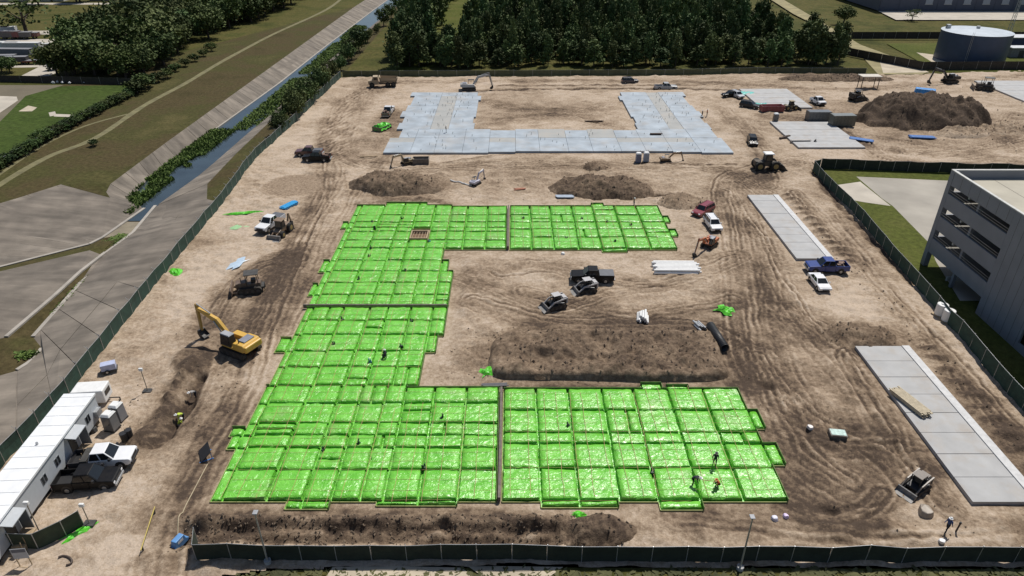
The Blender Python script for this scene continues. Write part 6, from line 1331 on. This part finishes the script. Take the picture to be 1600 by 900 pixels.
# ------------------------------------------------------------------ workers
M_SKIN = mat('skin', (.35, .2, .13), .6)
def person(label, x, y, z, rz, shirt, legs, pose='stand', hat=None):
    r = thing('person', label, 'person', (x, y, z), rz)
    J = {'pel': (0,0,.95), 'waist': (0,0,1.1), 'chest': (.0,0,1.36), 'neck': (.02,0,1.52), 'head': (.05,0,1.66),
         'hl': (0,.1,.9), 'kl': (.05,.12,.5), 'al': (0,.13,.08), 'tl': (.2,.14,.04), 'hr': (0,-.1,.9), 'kr': (.08,-.12,.5), 'ar': (-.02,-.14,.08), 'tr': (.18,-.15,.04),
         'sl': (0,.2,1.43), 'el': (.02,.27,1.15), 'wl': (.12,.27,.92), 'fl': (.16,.26,.82), 'sr': (0,-.2,1.43), 'er': (.02,-.27,1.15), 'wr': (.12,-.27,.92), 'fr': (.16,-.26,.82)}
    if pose == 'walk': J.update(kl=(.22,.12,.52), al=(.2,.13,.1), tl=(.4,.13,.06), kr=(-.08,-.12,.5), ar=(-.3,-.13,.14), tr=(-.14,-.13,.05), wl=(-.1,.28,.95), fl=(-.1,.28,.86), wr=(.25,-.26,1.0), fr=(.33,-.25,.96))
    if pose == 'bend': J.update(waist=(.12,0,1.08), chest=(.38,0,1.16), neck=(.52,0,1.2), head=(.65,0,1.18), sl=(.4,.2,1.16), sr=(.4,-.2,1.16), el=(.48,.24,.88), er=(.48,-.24,.88), wl=(.55,.18,.64), wr=(.55,-.18,.64), fl=(.58,.16,.55), fr=(.58,-.16,.55), pel=(-.08,0,.92), hl=(-.08,.1,.88), hr=(-.08,-.1,.88))
    if pose == 'crouch': J.update(pel=(-.1,0,.42), waist=(0,0,.55), chest=(.16,0,.78), neck=(.26,0,.9), head=(.34,0,1.0), hl=(-.08,.12,.4), hr=(-.08,-.12,.4), kl=(.32,.17,.46), kr=(.32,-.17,.46), al=(.05,.15,.08), ar=(.05,-.15,.08), tl=(.25,.16,.04), tr=(.25,-.16,.04), sl=(.18,.2,.82), sr=(.18,-.2,.82), el=(.36,.24,.6), er=(.36,-.24,.6), wl=(.5,.14,.42), wr=(.5,-.14,.42), fl=(.56,.1,.35), fr=(.56,-.1,.35))
    rad = {'pel': .15, 'waist': .14, 'chest': .17, 'neck': .06, 'head': .1, 'h': .095, 'k': .065, 'a': .045, 't': .045, 's': .075, 'e': .05, 'w': .035, 'f': .04}
    E_ = [('pel','waist'),('waist','chest'),('chest','neck'),('neck','head')] + [(a+s, b+s) if a != 'pel' and a != 'chest' else (a, b+s) for s in 'lr' for a, b in (('pel','h'),('h','k'),('k','a'),('a','t'),('chest','s'),('s','e'),('e','w'),('w','f'))]
    ks = list(J); me = bpy.data.meshes.new('body'); me.from_pydata([J[k] for k in ks], [(ks.index(a), ks.index(b)) for a, b in E_], [])
    o = bpy.data.objects.new('body', me); col.objects.link(o); md = o.modifiers.new('skin', 'SKIN')
    for k, sv in zip(ks, me.skin_vertices[0].data): q = rad[k] if k in rad else rad[k[0]]; sv.radius = (q, q); sv.use_root = (k == 'pel')
    o.modifiers.new('sub', 'SUBSURF').levels = 1
    dg = bpy.context.evaluated_depsgraph_get(); em = bpy.data.meshes.new_from_object(o.evaluated_get(dg)); bpy.data.objects.remove(o)
    em.name = 'body'; em.materials.clear()
    for q in (shirt, legs, M_SKIN, M_BLACK): em.materials.append(q)
    hd = Vector(J['neck']); pl = Vector(J['pel'])
    for p in em.polygons:
        c = p.center; i = 0; leg = min((c-Vector(J[k])).length for k in ('kl','kr','al','ar','hl','hr')); up = min((c-Vector(J[k])).length for k in ('chest','waist','sl','sr','el','er'))
        if leg < up: i = 1
        if min((c-Vector(J[k])).length for k in ('tl','tr')) < .13: i = 3
        if (c-Vector(J['head'])).length < .15 or min((c-Vector(J[k])).length for k in ('fl','fr')) < .09: i = 2
        p.material_index = i; p.use_smooth = True
    b = bpy.data.objects.new('body', em); col.objects.link(b); b.parent = r
    h = Vector(J['head']); m = MB(); m.cyl(h+Vector((0,0,.06)), h+Vector((0,0,.15)), .135, .1, n=12); m.cyl(h+Vector((0,0,.15)), h+Vector((0,0,.19)), .1, .04, n=12); m.cyl(h+Vector((.03,0,.05)), h+Vector((.03,0,.07)), .17, n=12); m.build('hard_hat', hat or M_WHITEP, r)
    return r
DK = mat('dark_cloth', (.02, .022, .03), .9); BL = mat('blue_cloth', (.05, .08, .18), .9); OR = mat('orange_vest', (.5, .1, .03), .8); YL = mat('lime_vest', (.4, .5, .05), .8); GR = mat('grey_cloth', (.25, .24, .23), .9)
def pp(u, v, z=None):
    x, y = w(u, v, z or 0); return x, y, (gz(x, y) if z is None else z) - .02
person('worker in dark clothes walking across the green pads', *pp(1116, 727, .4), 250, DK, DK, 'walk', mat('hat_dark', (.05, .05, .06), .5)); person('worker in dark clothes bending over on the green pads', *pp(1082, 757, .4), 330, DK, DK, 'bend'); person('worker in orange vest crouching on the green pads', *pp(1122, 760, .4), 200, OR, DK, 'crouch', mat('hat_orange', (.5, .15, .03), .5))
person('worker in blue shirt standing on sand near the front right fence', *pp(1477, 832), 200, BL, DK, 'walk'); person('worker in grey shirt and white hat standing over the trench', *pp(304, 612), 230, GR, DK, 'bend'); person('worker in lime vest bending in the trench', *pp(284, 644), 220, YL, DK, 'bend'); person('worker in lime vest crouching beside trench end', *pp(276, 652), 40, YL, GR, 'crouch')
person('worker with dark vest on the green pads near the centre of narrow leg', *pp(602, 560, .4), 100, DK, DK, 'crouch'); person('worker standing on sand behind far green pads', *pp(990, 322), 0, DK, BL, 'stand'); person('worker in dark clothes near right wing of the U slab', *pp(1097, 182), 180, DK, DK, 'stand'); person('second worker in dark clothes near right wing of U slab', *pp(1104, 182), 0, OR, DK, 'stand'); person('worker standing on left wing of the U slab', *pp(697, 207, .3), 0, DK, GR, 'stand')
person('worker crouching beside grey planks before striped pad', *pp(1272, 223), 0, DK, DK, 'crouch')
